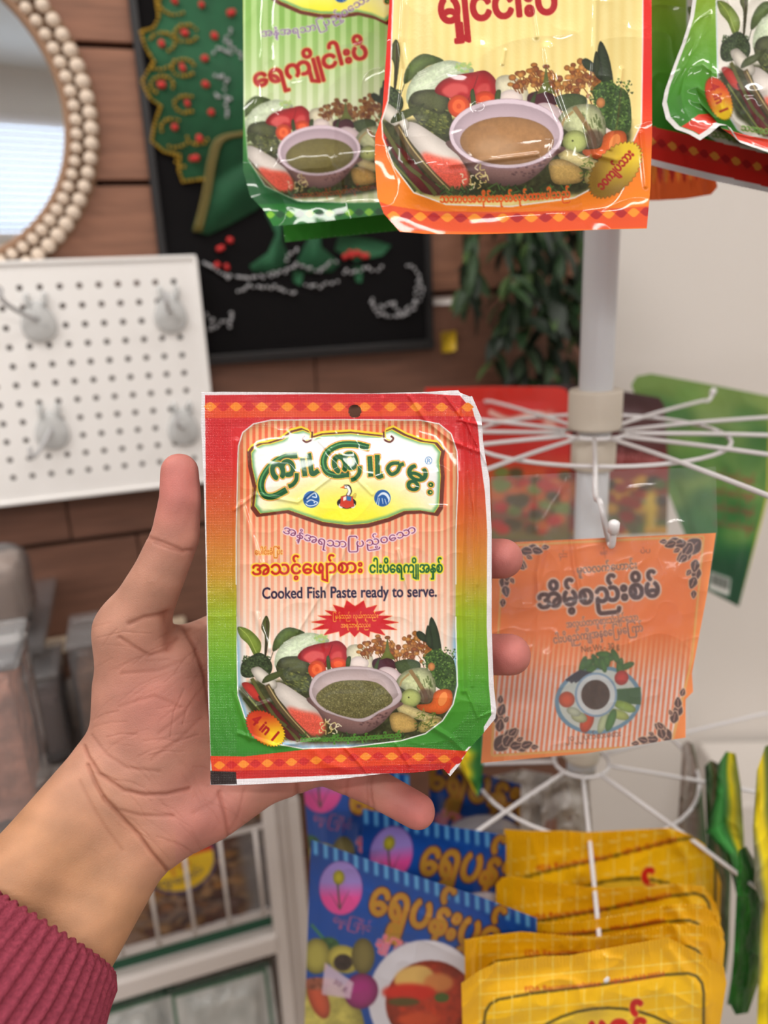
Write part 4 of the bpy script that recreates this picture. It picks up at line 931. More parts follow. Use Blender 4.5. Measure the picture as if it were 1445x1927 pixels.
packet('snack_packet', ([(1180, -200), (1348, -200)], [(1190, 378), (1240, 377), (1290, 374), (1338, 366), (1350, 352)], [(1180, -200), (1190, 378)], [(1348, -200), (1345, 330), (1350, 352)]), 90, 160, lambda u, v: .50, band_col((246, 140, 60), (240, 120, 60), (190, 60, 50), (246, 160, 70), 0, 0, 0, 0), bulge=.004, wr=.0012, cell=20, seed=61, backc=(220, 90, 40),
       label='orange packet corner peeping out right of the big orange packet', cat='packet', group='packets on the top tier')

# ------------------------------------------------------------------ wire spinner rack
HUB = P(1118, 815, .6); HX, HY = HUB[0], HUB[1]
Z1 = HUB[2]; Z2 = Z1 - .297; Z3 = Z1 + .30
rack = empty('spinner_rack', (HX, HY, 0), 'white wire spinner rack with a centre pole and tiers of hooks', 'display rack')
def add_tube(name, pts, r, m, parent, n=10, **kw): return add(name, *tube_geo(pts, r, n), m, parent=parent, **kw)
add_tube('pole', [(HX, HY, Z2 - .012), (HX, HY, Z2), (HX, HY, 1.2), (HX, HY, 1.9), (HX, HY, CEIL - .012)], .0128, M_POLE, rack, 24)
add_tube('ceiling_plate', [(HX, HY, CEIL - .012), (HX, HY, CEIL - .001)], .05, M_COLLAR, rack, 24)
def ringz(name, z, rr, r, parent, m=M_WHITE):
    t = np.linspace(0, 2 * math.pi, 49); pts = np.stack([HX + rr * np.cos(t), HY + rr * np.sin(t), z + 0 * t], 1); return add_tube(name, pts, r, m, parent, 8)
for ti, (z, a0, da, n) in enumerate(((Z1, 345, 30, 12), (Z2, 349, 40, 9), (Z3, 347, 30, 12))):
    if ti != 1 or True:
        rc = .0205 if ti != 1 else .016
        add_tube('collar', [(HX, HY, z + .004), (HX, HY, z + .006), (HX, HY, z + .032), (HX, HY, z + .034)], [rc * .97, rc, rc, rc * .95], M_COLLAR, rack, 32)
        if ti != 1: add_tube('collar', [(HX, HY, z - .028), (HX, HY, z - .026), (HX, HY, z - .006), (HX, HY, z - .004)], [rc * .8, rc * .84, rc * .84, rc * .8], M_COLLAR, rack, 32)
    ringz('hub_ring', z, .024, .0016, rack)
    ringz('support_ring', z - .003, .098, .0016, rack)
    for k in range(n):
        th = math.radians(a0 + da * k); d = np.array([math.sin(th), -math.cos(th), 0]); c0 = np.array([HX, HY, z])
        pts = [c0 + d * .022, c0 + d * .10, c0 + d * .2 - [0, 0, .003], c0 + d * .212 - [0, 0, .005], c0 + d * .222 - [0, 0, .003], c0 + d * .227 + [0, 0, .003]]
        if ti == 0 and k == 0: pts = [c0 + d * .022, c0 + d * .10, c0 + d * .165 - [0, 0, .004], P(1130, 948, .412), P(1146, 1018, .402), P(1152, 1024, .398), P(1155, 990, .392)]
        arm = add_tube('hook_arm', smooth_path(pts, 4), .0017, M_WHITE, rack, 8)
        e = pts[-1]; dd = nrm(np.array(pts[-1]) - pts[-2])
        add_tube('end_cap', [e - dd * .004, e - dd * .0035, e + dd * .002, e + dd * .0032], [.002, .0029, .0029, .0014], M_WHITE, arm, 12)

# hanging card packet under clear film
cT = [(930, 1022), (1140, 1012), (1347, 1003)]; cB = [(905, 1436), (1100, 1418), (1290, 1388)]
cL = [(930, 1022), (925, 1100), (915, 1300), (905, 1436)]; cR = [(1347, 1003), (1330, 1120), (1302, 1267), (1304, 1302), (1290, 1316), (1290, 1388)]
M_CARD = mat('glossy_card', attr=True, rough=.4, coat=.3, spec=.2)
card = empty('card_packet', P(1130, 1200, .405), 'orange card packet with brown lettering under clear film on the front hook', 'packet')
def card_wr(X, Y, u, v): return .0015 * np.sin(Y / 60. + X / 90.) + ridge(X, Y, [(1025, 1015), (1012, 1080), (1015, 1130)], 7, .0016) + ridge(X, Y, [(1075, 1015), (1080, 1060), (1090, 1110)], 5, .0014)
packet('card', (cT, cB, cL, cR), 300, 300, lambda u, v: .405 + .004 * v, art_card(), m=M_CARD, bulge=.001, wr=.0012, cell=60, seed=71, wrf=card_wr, backc=(230, 160, 120), mesh_parent=card)
def sheet(name, edg, nu, nv, depth, m, parent=None, wr=.001, cell=12, seed=5, wrf=None, **kw):
    S = coons(*edg, nu, nv); u = np.linspace(0, 1, nu)[None, :] + np.zeros((nv, 1)); v = np.linspace(0, 1, nv)[:, None] + np.zeros((1, nu))
    h = wr * ((1 - np.abs(2 * vnoise(nv, nu, cell, seed) - 1)) ** 2 + .4 * vnoise(nv, nu, cell * .4, seed + 1))
    if wrf is not None: h = h + wrf(S[..., 0], S[..., 1])
    d = (depth(u, v) if callable(depth) else depth + 0 * u) - h
    V = P(S[..., 0], S[..., 1], d).reshape(-1, 3); ii = np.arange(nu * nv).reshape(nv, nu)
    Fc = np.stack([ii[:-1, :-1], ii[1:, :-1], ii[1:, 1:], ii[:-1, 1:]], -1).reshape(-1, 4)
    return add(name, V, Fc, m, parent=parent, **kw)
def cf(X, Y): return ridge(X, Y, [(1095, 885), (1110, 930), (1150, 1000)], 14, .006) + ridge(X, Y, [(1120, 885), (1130, 930), (1146, 990)], 6, .003) + ridge(X, Y, [(1010, 900), (1006, 1000)], 3, .0012) + ridge(X, Y, [(1070, 900), (1010, 1000)], 3, .001)
sheet('film', ([(924, 897), (1100, 888), (1347, 878)], [(903, 1440), (1100, 1422), (1296, 1392)], [(924, 897), (926, 1020), (903, 1440)], [(1347, 878), (1350, 1003), (1306, 1267), (1308, 1302), (1296, 1320), (1296, 1392)]), 160, 200, lambda u, v: .4005 + .004 * v, M_FILM, card, wr=.0008, cell=26, wrf=cf)

# ------------------------------------------------------------------ hand, wrist and sleeve (one continuous body)
def C3(px, py, d): return np.array([(px - CX) / F * d, -(py - CY) / F * d, -d])
def rp(px, d): return px / F * d
CH = [  # chains of (px, py, depth, radius px)
    [(338, 888, .335, 36), (339, 940, .335, 39), (330, 1010, .338, 45), (300, 1080, .341, 49), (247, 1188, .352, 62)],
    [(247, 1188, .352, 62), (262, 1290, .358, 84), (262, 1385, .358, 88), (238, 1480, .354, 80)],
    [(330, 1260, .360, 66), (330, 1380, .360, 74), (310, 1470, .358, 74)],
    [(194, 1453, .352, 68), (100, 1575, .338, 78), (65, 1622, .333, 84), (-120, 1850, .31, 96)],
    [(262, 1590, .352, 66), (190, 1700, .340, 76), (112, 1820, .325, 88), (10, 1980, .30, 98)],
    [(228, 1515, .356, 84), (60, 1740, .334, 92), (-60, 1900, .31, 100)],
    [(314, 1556, .354, 66), (400, 1520, .358, 60), (500, 1462, .364, 48), (540, 1446, .366, 42)],
    [(540, 1446, .366, 42), (610, 1440, .366, 36), (700, 1479, .358, 35), (786, 1527, .352, 34)],
    [(330, 1480, .366, 66), (560, 1335, .374, 50), (730, 1345, .384, 36), (830, 1362, .372, 34), (872, 1368, .360, 31)],
    [(300, 1400, .366, 70), (570, 1225, .374, 50), (740, 1222, .384, 38), (870, 1230, .366, 38), (960, 1232, .350, 39.5)],
    [(310, 1330, .366, 60), (480, 1180, .372, 46), (580, 1140, .374, 46), (730, 1070, .384, 38), (860, 1052, .364, 37), (946, 1051, .350, 38.5)],
    [(290, 1260, .366, 52), (400, 1190, .370, 34), (500, 1165, .374, 36)],
    [(400, 1400, .366, 60), (480, 1330, .370, 54)],
]
GS = .0016
pts_all = np.array([C3(*q[:3]) for c in CH for q in c]); rad = max(rp(q[3], q[2]) for c in CH for q in c)
lo = pts_all.min(0) - rad - .004; hi = pts_all.max(0) + rad + .004
lo[0] = C3(-125, 0, .32)[0]; lo[1] = C3(0, 1985, .31)[1]
nx, ny, nz_ = (np.ceil((hi - lo) / GS).astype(int) + 1)
gx = lo[0] + GS * np.arange(nx); gy = lo[1] + GS * np.arange(ny); gz = lo[2] + GS * np.arange(nz_)
SDF = np.full((nx, ny, nz_), .02, np.float32)
KS = .009
for ci, c in enumerate(CH):
    pp = [C3(*q[:3]) for q in c]; rr = [rp(q[3], q[2]) for q in c]
    a = np.min(pp, 0) - max(rr) - .014; b = np.max(pp, 0) + max(rr) + .014
    i0 = np.clip(((a - lo) / GS).astype(int), 0, [nx, ny, nz_]); i1 = np.clip(((b - lo) / GS).astype(int) + 2, 0, [nx, ny, nz_])
    if (i1 <= i0).any(): continue
    sl = tuple(slice(i0[k], i1[k]) for k in range(3))
    X = gx[sl[0]][:, None, None].astype(np.float32); Y = gy[sl[1]][None, :, None].astype(np.float32); Z = gz[sl[2]][None, None, :].astype(np.float32)
    D = None
    for (p, r0), (q, r1) in zip(list(zip(pp, rr))[:-1], list(zip(pp, rr))[1:]):
        d = q - p; t = np.clip(((X - p[0]) * d[0] + (Y - p[1]) * d[1] + (Z - p[2]) * d[2]) / (d @ d), 0, 1)
        dist = np.sqrt((X - p[0] - t * d[0]) ** 2 + (Y - p[1] - t * d[1]) ** 2 + (Z - p[2] - t * d[2]) ** 2) - (r0 + (r1 - r0) * t)
        D = dist if D is None else np.minimum(D, dist)
    k = KS if ci not in (8, 9, 10) else .006
    A = SDF[sl]; hh = np.maximum(k - np.abs(A - D), 0) / k
    SDF[sl] = np.minimum(A, D) - hh * hh * k * .25
# naive surface nets
ins = SDF < 0
cell = np.zeros((nx - 1, ny - 1, nz_ - 1), np.int8)
for dx in (0, 1):
    for dy in (0, 1):
        for dz in (0, 1): cell += ins[dx:nx - 1 + dx, dy:ny - 1 + dy, dz:nz_ - 1 + dz]
act = (cell > 0) & (cell < 8); idx = -np.ones(act.shape, int); ci = np.argwhere(act); idx[act] = np.arange(len(ci))
acc = np.zeros((len(ci), 3)); cnt = np.zeros(len(ci))
cor = [(a, b, c) for a in (0, 1) for b in (0, 1) for c in (0, 1)]
for a in cor:
    for ax in range(3):
        if a[ax] == 1: continue
        b = list(a); b[ax] = 1
        va = SDF[ci[:, 0] + a[0], ci[:, 1] + a[1], ci[:, 2] + a[2]]; vb = SDF[ci[:, 0] + b[0], ci[:, 1] + b[1], ci[:, 2] + b[2]]
        m = (va < 0) != (vb < 0); t = np.where(m, va / np.where(m, va - vb, 1), 0)
        pos = np.tile(np.array(a, float), (len(ci), 1)); pos[:, ax] += t
        acc[m] += pos[m]; cnt[m] += 1
HV = lo + GS * (ci + acc / cnt[:, None])
HF = []
for ax in range(3):
    sh = [slice(None)] * 3; s2 = [slice(None)] * 3; sh[ax] = slice(0, -1); s2[ax] = slice(1, None)
    A = ins[tuple(sh)]; B = ins[tuple(s2)]; e = np.argwhere(A != B); o1, o2 = [(1, 2), (2, 0), (0, 1)][ax]
    e = e[(e[:, o1] > 0) & (e[:, o2] > 0) & (e[:, o1] < [nx, ny, nz_][o1] - 1) & (e[:, o2] < [nx, ny, nz_][o2] - 1)]
    def cc(d1, d2):
        q = e.copy(); q[:, o1] -= d1; q[:, o2] -= d2; return idx[q[:, 0], q[:, 1], q[:, 2]]
    qd = np.stack([cc(1, 1), cc(0, 1), cc(0, 0), cc(1, 0)], 1); fl_ = ~A[e[:, 0], e[:, 1], e[:, 2]]
    qd[fl_] = qd[fl_][:, ::-1]; HF.append(qd)
HF = np.concatenate(HF); HF = HF[(HF >= 0).all(1)]
tm = mesh_np('hand_base', HV, HF); to = bpy.data.objects.new('hand_base', tm); COL.objects.link(to)
md = to.modifiers.new('s', 'SMOOTH'); md.iterations = 5; md.factor = .6
md = to.modifiers.new('d', 'SUBSURF'); md.levels = 2; md.render_levels = 2
ev = bpy.data.meshes.new_from_object(to.evaluated_get(bpy.context.evaluated_depsgraph_get()))
bpy.data.objects.remove(to); bpy.data.meshes.remove(tm)
nv_ = len(ev.vertices); HV = np.empty(nv_ * 3, np.float32); ev.vertices.foreach_get('co', HV); HV = HV.reshape(-1, 3).astype(float)
HN = np.empty(nv_ * 3, np.float32); ev.vertex_normals.foreach_get('vector', HN); HN = HN.reshape(-1, 3).astype(float)
HF = np.empty(len(ev.polygons) * 4, np.int32); ev.loops.foreach_get('vertex_index', HF); HF = HF.reshape(-1, 4); bpy.data.meshes.remove(ev)
hd = -HV[:, 2]; hx = CX + HV[:, 0] / hd * F; hy = CY - HV[:, 1] / hd * F
front = np.clip(HN[:, 2] * 2.5, 0, 1)
CREASE = [  # polyline px, depth mm, width px
    ([(158, 1404), (166, 1424), (187, 1456), (234, 1488), (274, 1496), (312, 1495), (356, 1484)], 1.0, 4),
    ([(165, 1440), (180, 1475), (199, 1508), (231, 1540), (262, 1573), (285, 1605), (318, 1641)], 1.3, 4),
    ([(196, 1500), (222, 1524), (265, 1535), (325, 1536)], .5, 4), ([(150, 1470), (175, 1520), (200, 1560), (230, 1600)], .35, 4), ([(172, 1384), (200, 1420), (240, 1446), (300, 1452)], .35, 4),
    ([(281, 1012), (311, 1023), (343, 1036), (370, 1036)], .6, 4), ([(290, 1022), (320, 1034), (345, 1040)], .35, 3),
    ([(243, 1174), (271, 1162), (312, 1156), (345, 1138)], .8, 5), ([(225, 1200), (280, 1234), (315, 1223), (334, 1200)], .6, 4), ([(312, 1160), (322, 1185), (316, 1215)], 1.1, 11),
    ([(345, 1180), (368, 1218), (386, 1270), (398, 1350)], 1.0, 5), ([(230, 1268), (300, 1262), (350, 1240)], .3, 4), ([(225, 1330), (290, 1310), (340, 1330)], .25, 4),
    ([(412, 1490), (424, 1536), (431, 1578)], .7, 4), ([(460, 1485), (450, 1530), (435, 1560)], .3, 4), ([(365, 1530), (400, 1510), (420, 1480)], .3, 5), ([(558, 1478), (560, 1500)], 1.0, 5),
    ([(704, 1448), (697, 1478), (698, 1500), (704, 1524)], .55, 3.5), ([(696, 1448), (690, 1480), (692, 1516)], .4, 3), ([(655, 1450), (650, 1500)], .5, 4),
    ([(285, 1430), (330, 1400), (380, 1350)], .25, 4), ([(300, 1380), (345, 1345), (385, 1290)], .25, 4), ([(352, 1155), (370, 1150), (390, 1156)], .5, 4), ([(350, 1166), (380, 1172), (392, 1182)], .4, 4)]
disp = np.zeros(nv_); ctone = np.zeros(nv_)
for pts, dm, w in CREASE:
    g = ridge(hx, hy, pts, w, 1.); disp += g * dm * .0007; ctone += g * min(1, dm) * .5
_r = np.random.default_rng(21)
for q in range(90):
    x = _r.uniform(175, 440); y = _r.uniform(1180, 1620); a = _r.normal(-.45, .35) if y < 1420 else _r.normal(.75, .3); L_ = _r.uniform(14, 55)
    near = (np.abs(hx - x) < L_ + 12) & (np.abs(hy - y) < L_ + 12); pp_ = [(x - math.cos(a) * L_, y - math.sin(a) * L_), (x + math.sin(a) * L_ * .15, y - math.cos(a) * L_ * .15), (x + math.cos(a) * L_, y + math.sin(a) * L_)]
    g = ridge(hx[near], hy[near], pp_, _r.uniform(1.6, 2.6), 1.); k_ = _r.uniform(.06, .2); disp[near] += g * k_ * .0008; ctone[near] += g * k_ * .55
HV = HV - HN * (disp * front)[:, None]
pink = np.zeros(nv_)
for (x, y, r, a) in ((338, 900, 110, .9), (345, 1000, 60, .35), (945, 1050, 90, 1.), (960, 1232, 90, 1.), (790, 1528, 100, 1.), (300, 1330, 110, .5), (400, 1540, 120, .6), (560, 1470, 120, .5), (650, 1490, 90, .7)):
    pink = np.maximum(pink, a * np.exp(-((hx - x) ** 2 + (hy - y) ** 2) / r ** 2))
arm_t = np.clip(((hy - 1460) - (hx - 240) * .9) / 260, 0, 1) * (hx < 330)
base = np.ones((nv_, 3)) * rgb((184, 136, 116)); base = base * (1 - pink[:, None]) + rgb((190, 114, 108)) * pink[:, None]
base = base * (1 - arm_t[:, None]) + rgb((184, 136, 102)) * arm_t[:, None]
base = base * (1 + .05 * np.sin(hx * .05 + 1.3 * np.sin(hy * .043)) * np.sin(hy * .06 + hx * .02))[:, None]
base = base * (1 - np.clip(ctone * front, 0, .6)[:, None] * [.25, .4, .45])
M_SKIN = mat('skin', attr=True, rough=.52, sss=.2, bump=.22, bscale=1500, noise=.05, nscale=140, spec=.35)
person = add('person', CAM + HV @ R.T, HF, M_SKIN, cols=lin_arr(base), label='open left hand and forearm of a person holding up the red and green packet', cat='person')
# knitted sleeve cuff
ax0, ax1 = C3(58, 1770, .322), C3(-80, 1962, .292); axd = nrm(ax1 - ax0); side_ = nrm(np.cross(axd, [0, 0, 1.])); upv = np.cross(side_, axd)
side_ = -side_ if side_[0] < 0 else side_
nr, na = 60, 720; Vs = []
tt = np.linspace(0, 1, nr)[:, None]; aa = np.linspace(0, 2 * math.pi, na, endpoint=False)[None]
Lc = .075
rib = np.cos(aa * 52); rib = np.sign(rib) * np.abs(rib) ** .6
rad_s = .0405 + .004 * sstep(tt, 0, .3) + .006 * tt + .0011 * rib * sstep(tt, -.05, .04) + .00015 * np.sin(tt * 30 + aa * 5) - .0014 * (1 - sstep(tt, 0, .03))
flat = .86
ctr = ax0[None, None] + axd * (tt[..., None] * Lc) + 0 * aa[..., None]
ctr = ctr + axd * ((-.004 * np.cos(aa) ** 2 + .0009 * rib * 1.0)[..., None])
out = ctr + rad_s[..., None] * (np.cos(aa)[..., None] * side_ + flat * np.sin(aa)[..., None] * upv)
inn = ctr + (rad_s - .0032)[..., None] * (np.cos(aa)[..., None] * side_ + flat * np.sin(aa)[..., None] * upv)
Vs = np.concatenate([inn[::-1].reshape(-1, 3), out.reshape(-1, 3)]); ii = np.arange(2 * nr * na).reshape(2 * nr, na); jn = np.roll(ii, -1, 1)
Fs = np.stack([ii[:-1], jn[:-1], jn[1:], ii[1:]], -1).reshape(-1, 4)
M_KNIT = mat('maroon_knit', (140, 60, 76), .95, noise=.22, nscale=600, bump=.7, bscale=1400, spec=.1)
add('sleeve', CAM + Vs @ R.T, Fs, M_KNIT, parent=person)

# ------------------------------------------------------------------ pegboard on the wooden wall
s1, zt = sz(364, 486, .046); zb = sz(330, 908, .046)[1]; s0 = s1 - .56
pb = empty('pegboard', ws(np.array([s1 - .28]), zb, .046)[0], 'white pegboard full of small round holes, fixed to the wooden wall', 'pegboard')
rx, rz_ = sz(327, 530, .049); px_ = (rx - sz(-2 + 37, 534, .049)[0]) / 8.; pz_ = (rz_ - sz(350, 735, .049)[1]) / 6.
V = []; Fc = []; NC = int((rx - s0) / px_); NR = int((rz_ - zb - .012) / pz_) + 1; hr = .0036; o_f, o_b = .049, .045
xs = [s0] + [rx - px_ * (NC - .5) + i * px_ for i in range(NC)]; xs[-1] = rx + px_ * .5; xs = [s0] + [rx + px_ * .5 - i * px_ for i in range(NC, -1, -1)] + [s1]
zs = [zt] + [rz_ + pz_ * .5 - i * pz_ for i in range(0, NR + 1)] + [zb]
def pv(s, z, o): V.append(ws(np.array([s]), z, o)[0]); return len(V) - 1
for i in range(len(xs) - 1):
    for j in range(len(zs) - 1):
        a, b, c, d = xs[i], xs[i + 1], zs[j + 1], zs[j]
        if b - a < 1e-5 or d - c < 1e-5: continue
        if 0 < i < len(xs) - 2 and 0 < j < len(zs) - 2:
            cs, cz = (a + b) / 2, (c + d) / 2; n = 12; ri = []; ro = []; rb_ = []
            for k in range(n):
                t = 2 * math.pi * (k + .5) / n; ct, st = math.cos(t), math.sin(t); q = 1 / max(abs(ct), abs(st))
                ro.append(pv(cs + ct * q * (b - a) / 2, cz + st * q * (d - c) / 2, o_f)); ri.append(pv(cs + ct * hr, cz + st * hr, o_f)); rb_.append(pv(cs + ct * hr, cz + st * hr, o_b))
            for k in range(n):
                l = (k + 1) % n; Fc.append((ro[k], ro[l], ri[l], ri[k])); Fc.append((ri[k], ri[l], rb_[l], rb_[k]))
            q4 = [pv(x, y, o_f) for x, y in ((b, d), (a, d), (a, c), (b, c))]
            for k, cr in enumerate(q4):                      # the square's corners
                m_ = [1, 4, 7, 10][k]; Fc.append((ro[m_], cr, ro[(m_ + 1) % n])) if False else None
                cand = sorted(range(n), key=lambda e: np.linalg.norm(V[ro[e]] - V[cr]))[:2]; Fc.append((ro[cand[0]], ro[cand[1]], cr))
        else: Fc.append(tuple(pv(x, y, o_f) for x, y in ((a, c), (b, c), (b, d), (a, d))))
add('panel', V, Fc, M_PEG, parent=pb, smooth=False)
gs = [wbox(s0 - .003, s1 + .003, zt - .001, zt + .004, .030, .052, .0012), wbox(s0 - .003, s1 + .003, zb - .004, zb + .001, .030, .052, .0012), wbox(s1 - .001, s1 + .004, zb, zt, .030, .052, .0012), wbox(s0 - .004, s0 + .001, zb, zt, .030, .052, .0012)]
add('panel_edge', *join(gs), M_PEG, parent=pb, smooth=False)
M_CLIP = mat('clear_plastic_hook', (214, 216, 216), .3, alpha=.75)
M_CLIPB = mat('hook_arm_plastic', (190, 190, 192), .3)
for (x, y, ax_, ay_, lab) in ((72, 600, 5, 565, 'pale plastic hook at the upper left of the pegboard, its arm reaching left'), (320, 585, 314, 572, 'pale plastic hook near the upper right corner of the pegboard'),
                         (97, 805, 60, 862, 'pale plastic hook at the lower left of the pegboard, its arm pointing down'), (345, 800, 335, 800, 'pale plastic hook near the lower right corner of the pegboard')):
    c0 = wp(x, y, .052); hk = empty('pegboard_hook', c0, lab, 'hook', 'plastic hooks on the pegboard')
    t = np.linspace(0, 2 * math.pi, 24, endpoint=False); rr = np.stack([.020 * np.cos(t) * (1 - .25 * np.sin(t)), .025 * np.sin(t) - .003], 1)
    Vp = []; 
    for (k, o) in ((1., .0500), (1., .0530), (.86, .0555), (.3, .0565)): Vp += [ws(np.array([sz(x, y, .052)[0] + q[0] * k]), c0[2] + q[1] * k, o)[0] for q in rr]
    Fp = [(i * 24 + k, i * 24 + (k + 1) % 24, (i + 1) * 24 + (k + 1) % 24, (i + 1) * 24 + k) for i in range(3) for k in range(24)] + [tuple(range(72, 96))]
    add('plate', Vp, Fp, M_CLIP, parent=hk)
    for sx in (-.009, .011): add_tube('prong', smooth_path([ws(np.array([sz(x, y, .052)[0] + sx]), c0[2] + .016, .056)[0], ws(np.array([sz(x, y, .052)[0] + sx]), c0[2] + .027, .056)[0], ws(np.array([sz(x, y, .052)[0] + sx]), c0[2] + .028, .050)[0]], 4), .003, M_CLIP, hk, 8)
    e = wp(ax_, ay_, .100); add_tube('arm', smooth_path([c0 + WN * .003, c0 * .55 + e * .45 - [0, 0, .004], e, e + [0, 0, .014]], 5), .0028, M_CLIPB, hk, 8)

# ------------------------------------------------------------------ beaded mirror
mc_s, mc_z = sz(-175, 205, .03)
mir = empty('beaded_mirror', ws(np.array([mc_s]), mc_z - .21, .03)[0], 'round wall mirror framed with two rings of cream wooden beads', 'mirror')
def disc_ring(r0, r1, o, n=96):
    t = np.linspace(0, 2 * math.pi, n, endpoint=False)
    if r0 == 0: return ws(mc_s + r1 * np.cos(t), mc_z + r1 * np.sin(t), o + 0 * t), [tuple(range(n))]
    return np.concatenate([ws(mc_s + r * np.cos(t), mc_z + r * np.sin(t), o + 0 * t) for r in (r0, r1)]), [(k, (k + 1) % n, n + (k + 1) % n, n + k) for k in range(n)]
KM = .92 / 1447
add('mirror_glass', *disc_ring(0, 262 * KM, .020), mat('mirror_silver', (225, 230, 232), .015, metal=1.), parent=mir, smooth=False)
def lathe_wall(prof, n=96):
    t = np.linspace(0, 2 * math.pi, n, endpoint=False); V = np.concatenate([ws(mc_s + r * np.cos(t), mc_z + r * np.sin(t), o + 0 * t) for r, o in prof]); m = len(prof)
    return V, [(i * n + k, i * n + (k + 1) % n, ((i + 1) % m) * n + (k + 1) % n, ((i + 1) % m) * n + k) for i in range(m) for k in range(n)]
add('backing_ring', *lathe_wall([(255 * KM, .004), (255 * KM, .022), (262 * KM, .028), (270 * KM, .026), (272 * KM, .018), (318 * KM, .018), (320 * KM, .004)]), mat('mirror_rim', (150, 116, 90), .6), parent=mir)
bm = bmesh.new(); bmesh.ops.create_icosphere(bm, subdivisions=2, radius=1); ico = bpy.data.meshes.new('bead'); bm.to_mesh(ico); bm.free(); ico.polygons.foreach_set('use_smooth', np.ones(len(ico.polygons), bool)); ico.materials.append(mat('cream_wood_bead', (224, 206, 188), .6, noise=.08, nscale=2))
bm = bmesh.new(); bmesh.ops.create_icosphere(bm, subdivisions=1, radius=1); ico1v = np.array([list(v.co) for v in bm.verts]); ico1f = [[v.index for v in f.verts] for f in bm.faces]; bm.free()
for (rr, br, n, ph) in ((303 * KM, .0085, 72, 0), (277 * KM, .0072, 72, .5)):
    for k in range(n):
        t = 2 * math.pi * (k + ph) / n; inst('bead', ico, ws(np.array([mc_s + rr * math.cos(t)]), mc_z + rr * math.sin(t), .018 + br)[0], parent=mir, scale=br * (1 + .06 * math.sin(k * 7.)))

# ------------------------------------------------------------------ black picture with a beaded figure
bs0 = sz(243, 20, .02)[0]; bs1 = sz(812, 560, .02)[0]; bz0 = sz(600, 672, .02)[1]; bz1 = 1.98
pic = empty('beaded_picture', ws(np.array([(bs0 + bs1) / 2]), bz0, .02)[0], 'black velvet wall picture with a green beaded applique figure in a black frame', 'picture')
add('velvet', *wbox(bs0 + .004, bs1 - .004, bz0 + .004, bz1 - .004, .0165, .020), M_VELVET, parent=pic, smooth=False)
gs = [wbox(bs0, bs0 + .010, bz0, bz1, .0165, .026, .001), wbox(bs1 - .010, bs1, bz0, bz1, .0165, .026, .001), wbox(bs0, bs1, bz0, bz0 + .014, .0165, .030, .002), wbox(bs0, bs1, bz1 - .01, bz1, .0165, .026, .001)]
add('frame', *join(gs), M_BLACK, parent=pic, smooth=False)
def extr(pts_px, o0, o1):
    q = np.array([sz(x, y, o1) for x, y in pts_px]); n = len(q)
    V = np.concatenate([ws(q[:, 0], q[:, 1], o0 + 0 * q[:, 0]), ws(q[:, 0], q[:, 1], o1 + 0 * q[:, 0])])
    ar = (q[:, 0] * np.roll(q[:, 1], -1) - q[:, 1] * np.roll(q[:, 0], -1)).sum()
    return V, [tuple(range(n, 2 * n)) if ar > 0 else tuple(range(2 * n - 1, n - 1, -1))] + [(k, (k + 1) % n, n + (k + 1) % n, n + k) for k in range(n)]
M_GRN = mat('green_velvet', (26, 84, 52), .8, noise=.2, nscale=40); M_GOLD = mat('gold_bead', (176, 140, 40), .35, metal=.4); M_RED = mat('red_sequin', (206, 44, 44), .3); M_SIL = mat('silver_bead', (190, 190, 194), .25, metal=.4); M_BRZ = mat('bronze_cord', (104, 92, 36), .5)
figo = [(x / 3.01, y / 3.01) for x, y in ((880, -160), (885, 0), (900, 100), (870, 160), (797, 180), (820, 260), (872, 350), (803, 462), (850, 560), (912, 600), (876, 700), (858, 800), (930, 860), (1020, 880), (1012, 960), (1034, 1030), (1195, 1008))]
body = figo + [(392, 360), (372, 400), (362, 434), (392, 442), (430, 424), (480, 396), (560, 330), (640, 200), (660, 60), (640, -80), (500, -140), (380, -120)]
add('applique', *extr(body, .020, .0245), M_GRN, parent=pic)
for pts in ([(500, 400), (520, 440), (505, 475), (470, 500), (478, 512), (520, 512), (545, 490), (530, 450), (530, 400)], [(570, 400), (580, 450), (560, 490), (580, 512), (625, 512), (640, 495), (605, 465), (600, 400)], [(640, 440), (700, 450), (736, 462), (720, 480), (670, 492), (630, 470)], [(552, 508), (572, 512), (566, 538), (552, 530)], [(664, 500), (684, 500), (680, 532), (670, 530)]):
    add('applique', *extr(pts, .020, .0235), M_GRN, parent=pic)
def beads(name, paths, r, m, step, jit=0., o=.0255, seed=3):
    rg = random.Random(seed); V = []; Fc = []; n = 0
    for pth in paths:
        q = resample(pth if len(pth) > 1 else [pth[0], (pth[0][0] + .1, pth[0][1])], max(2, int(np.linalg.norm(np.diff(np.array(pth, float), axis=0), axis=1).sum() / step) + 1) if len(pth) > 1 else 1)
        for x, y in q:
            p = wp(x + rg.uniform(-jit, jit), y + rg.uniform(-jit, jit), o); V.append(ico1v * r * rg.uniform(.8, 1.15) + p); Fc += [[i + n for i in f] for f in ico1f]; n += len(ico1v)
    add(name, np.concatenate(V), Fc, m, parent=pic, kind='stuff')
beads('gold_beading', [[(a, b) for a, b in figo]], .0023, M_GOLD, 7.5)
loops = []
for (cx, cy, r0, t0, t1) in ((330, 5, 30, 60, 200), (350, 63, 22, 30, 330), (305, 80, 24, 200, 420), (345, 128, 22, 40, 340), (305, 160, 22, 120, 380), (350, 196, 22, 60, 300), (325, 240, 22, 160, 300), (372, 258, 20, 20, 180), (300, 108, 30, 20, 110), (330, 258, 26, 40, 120), (350, 300, 20, 100, 200)):
    t = np.radians(np.linspace(t0, t1, 12)); loops.append(list(zip(cx + r0 * np.cos(t), cy + r0 * .75 * np.sin(t))))
beads('gold_loop_beading', loops, .0022, M_GOLD, 7.5, 1.)
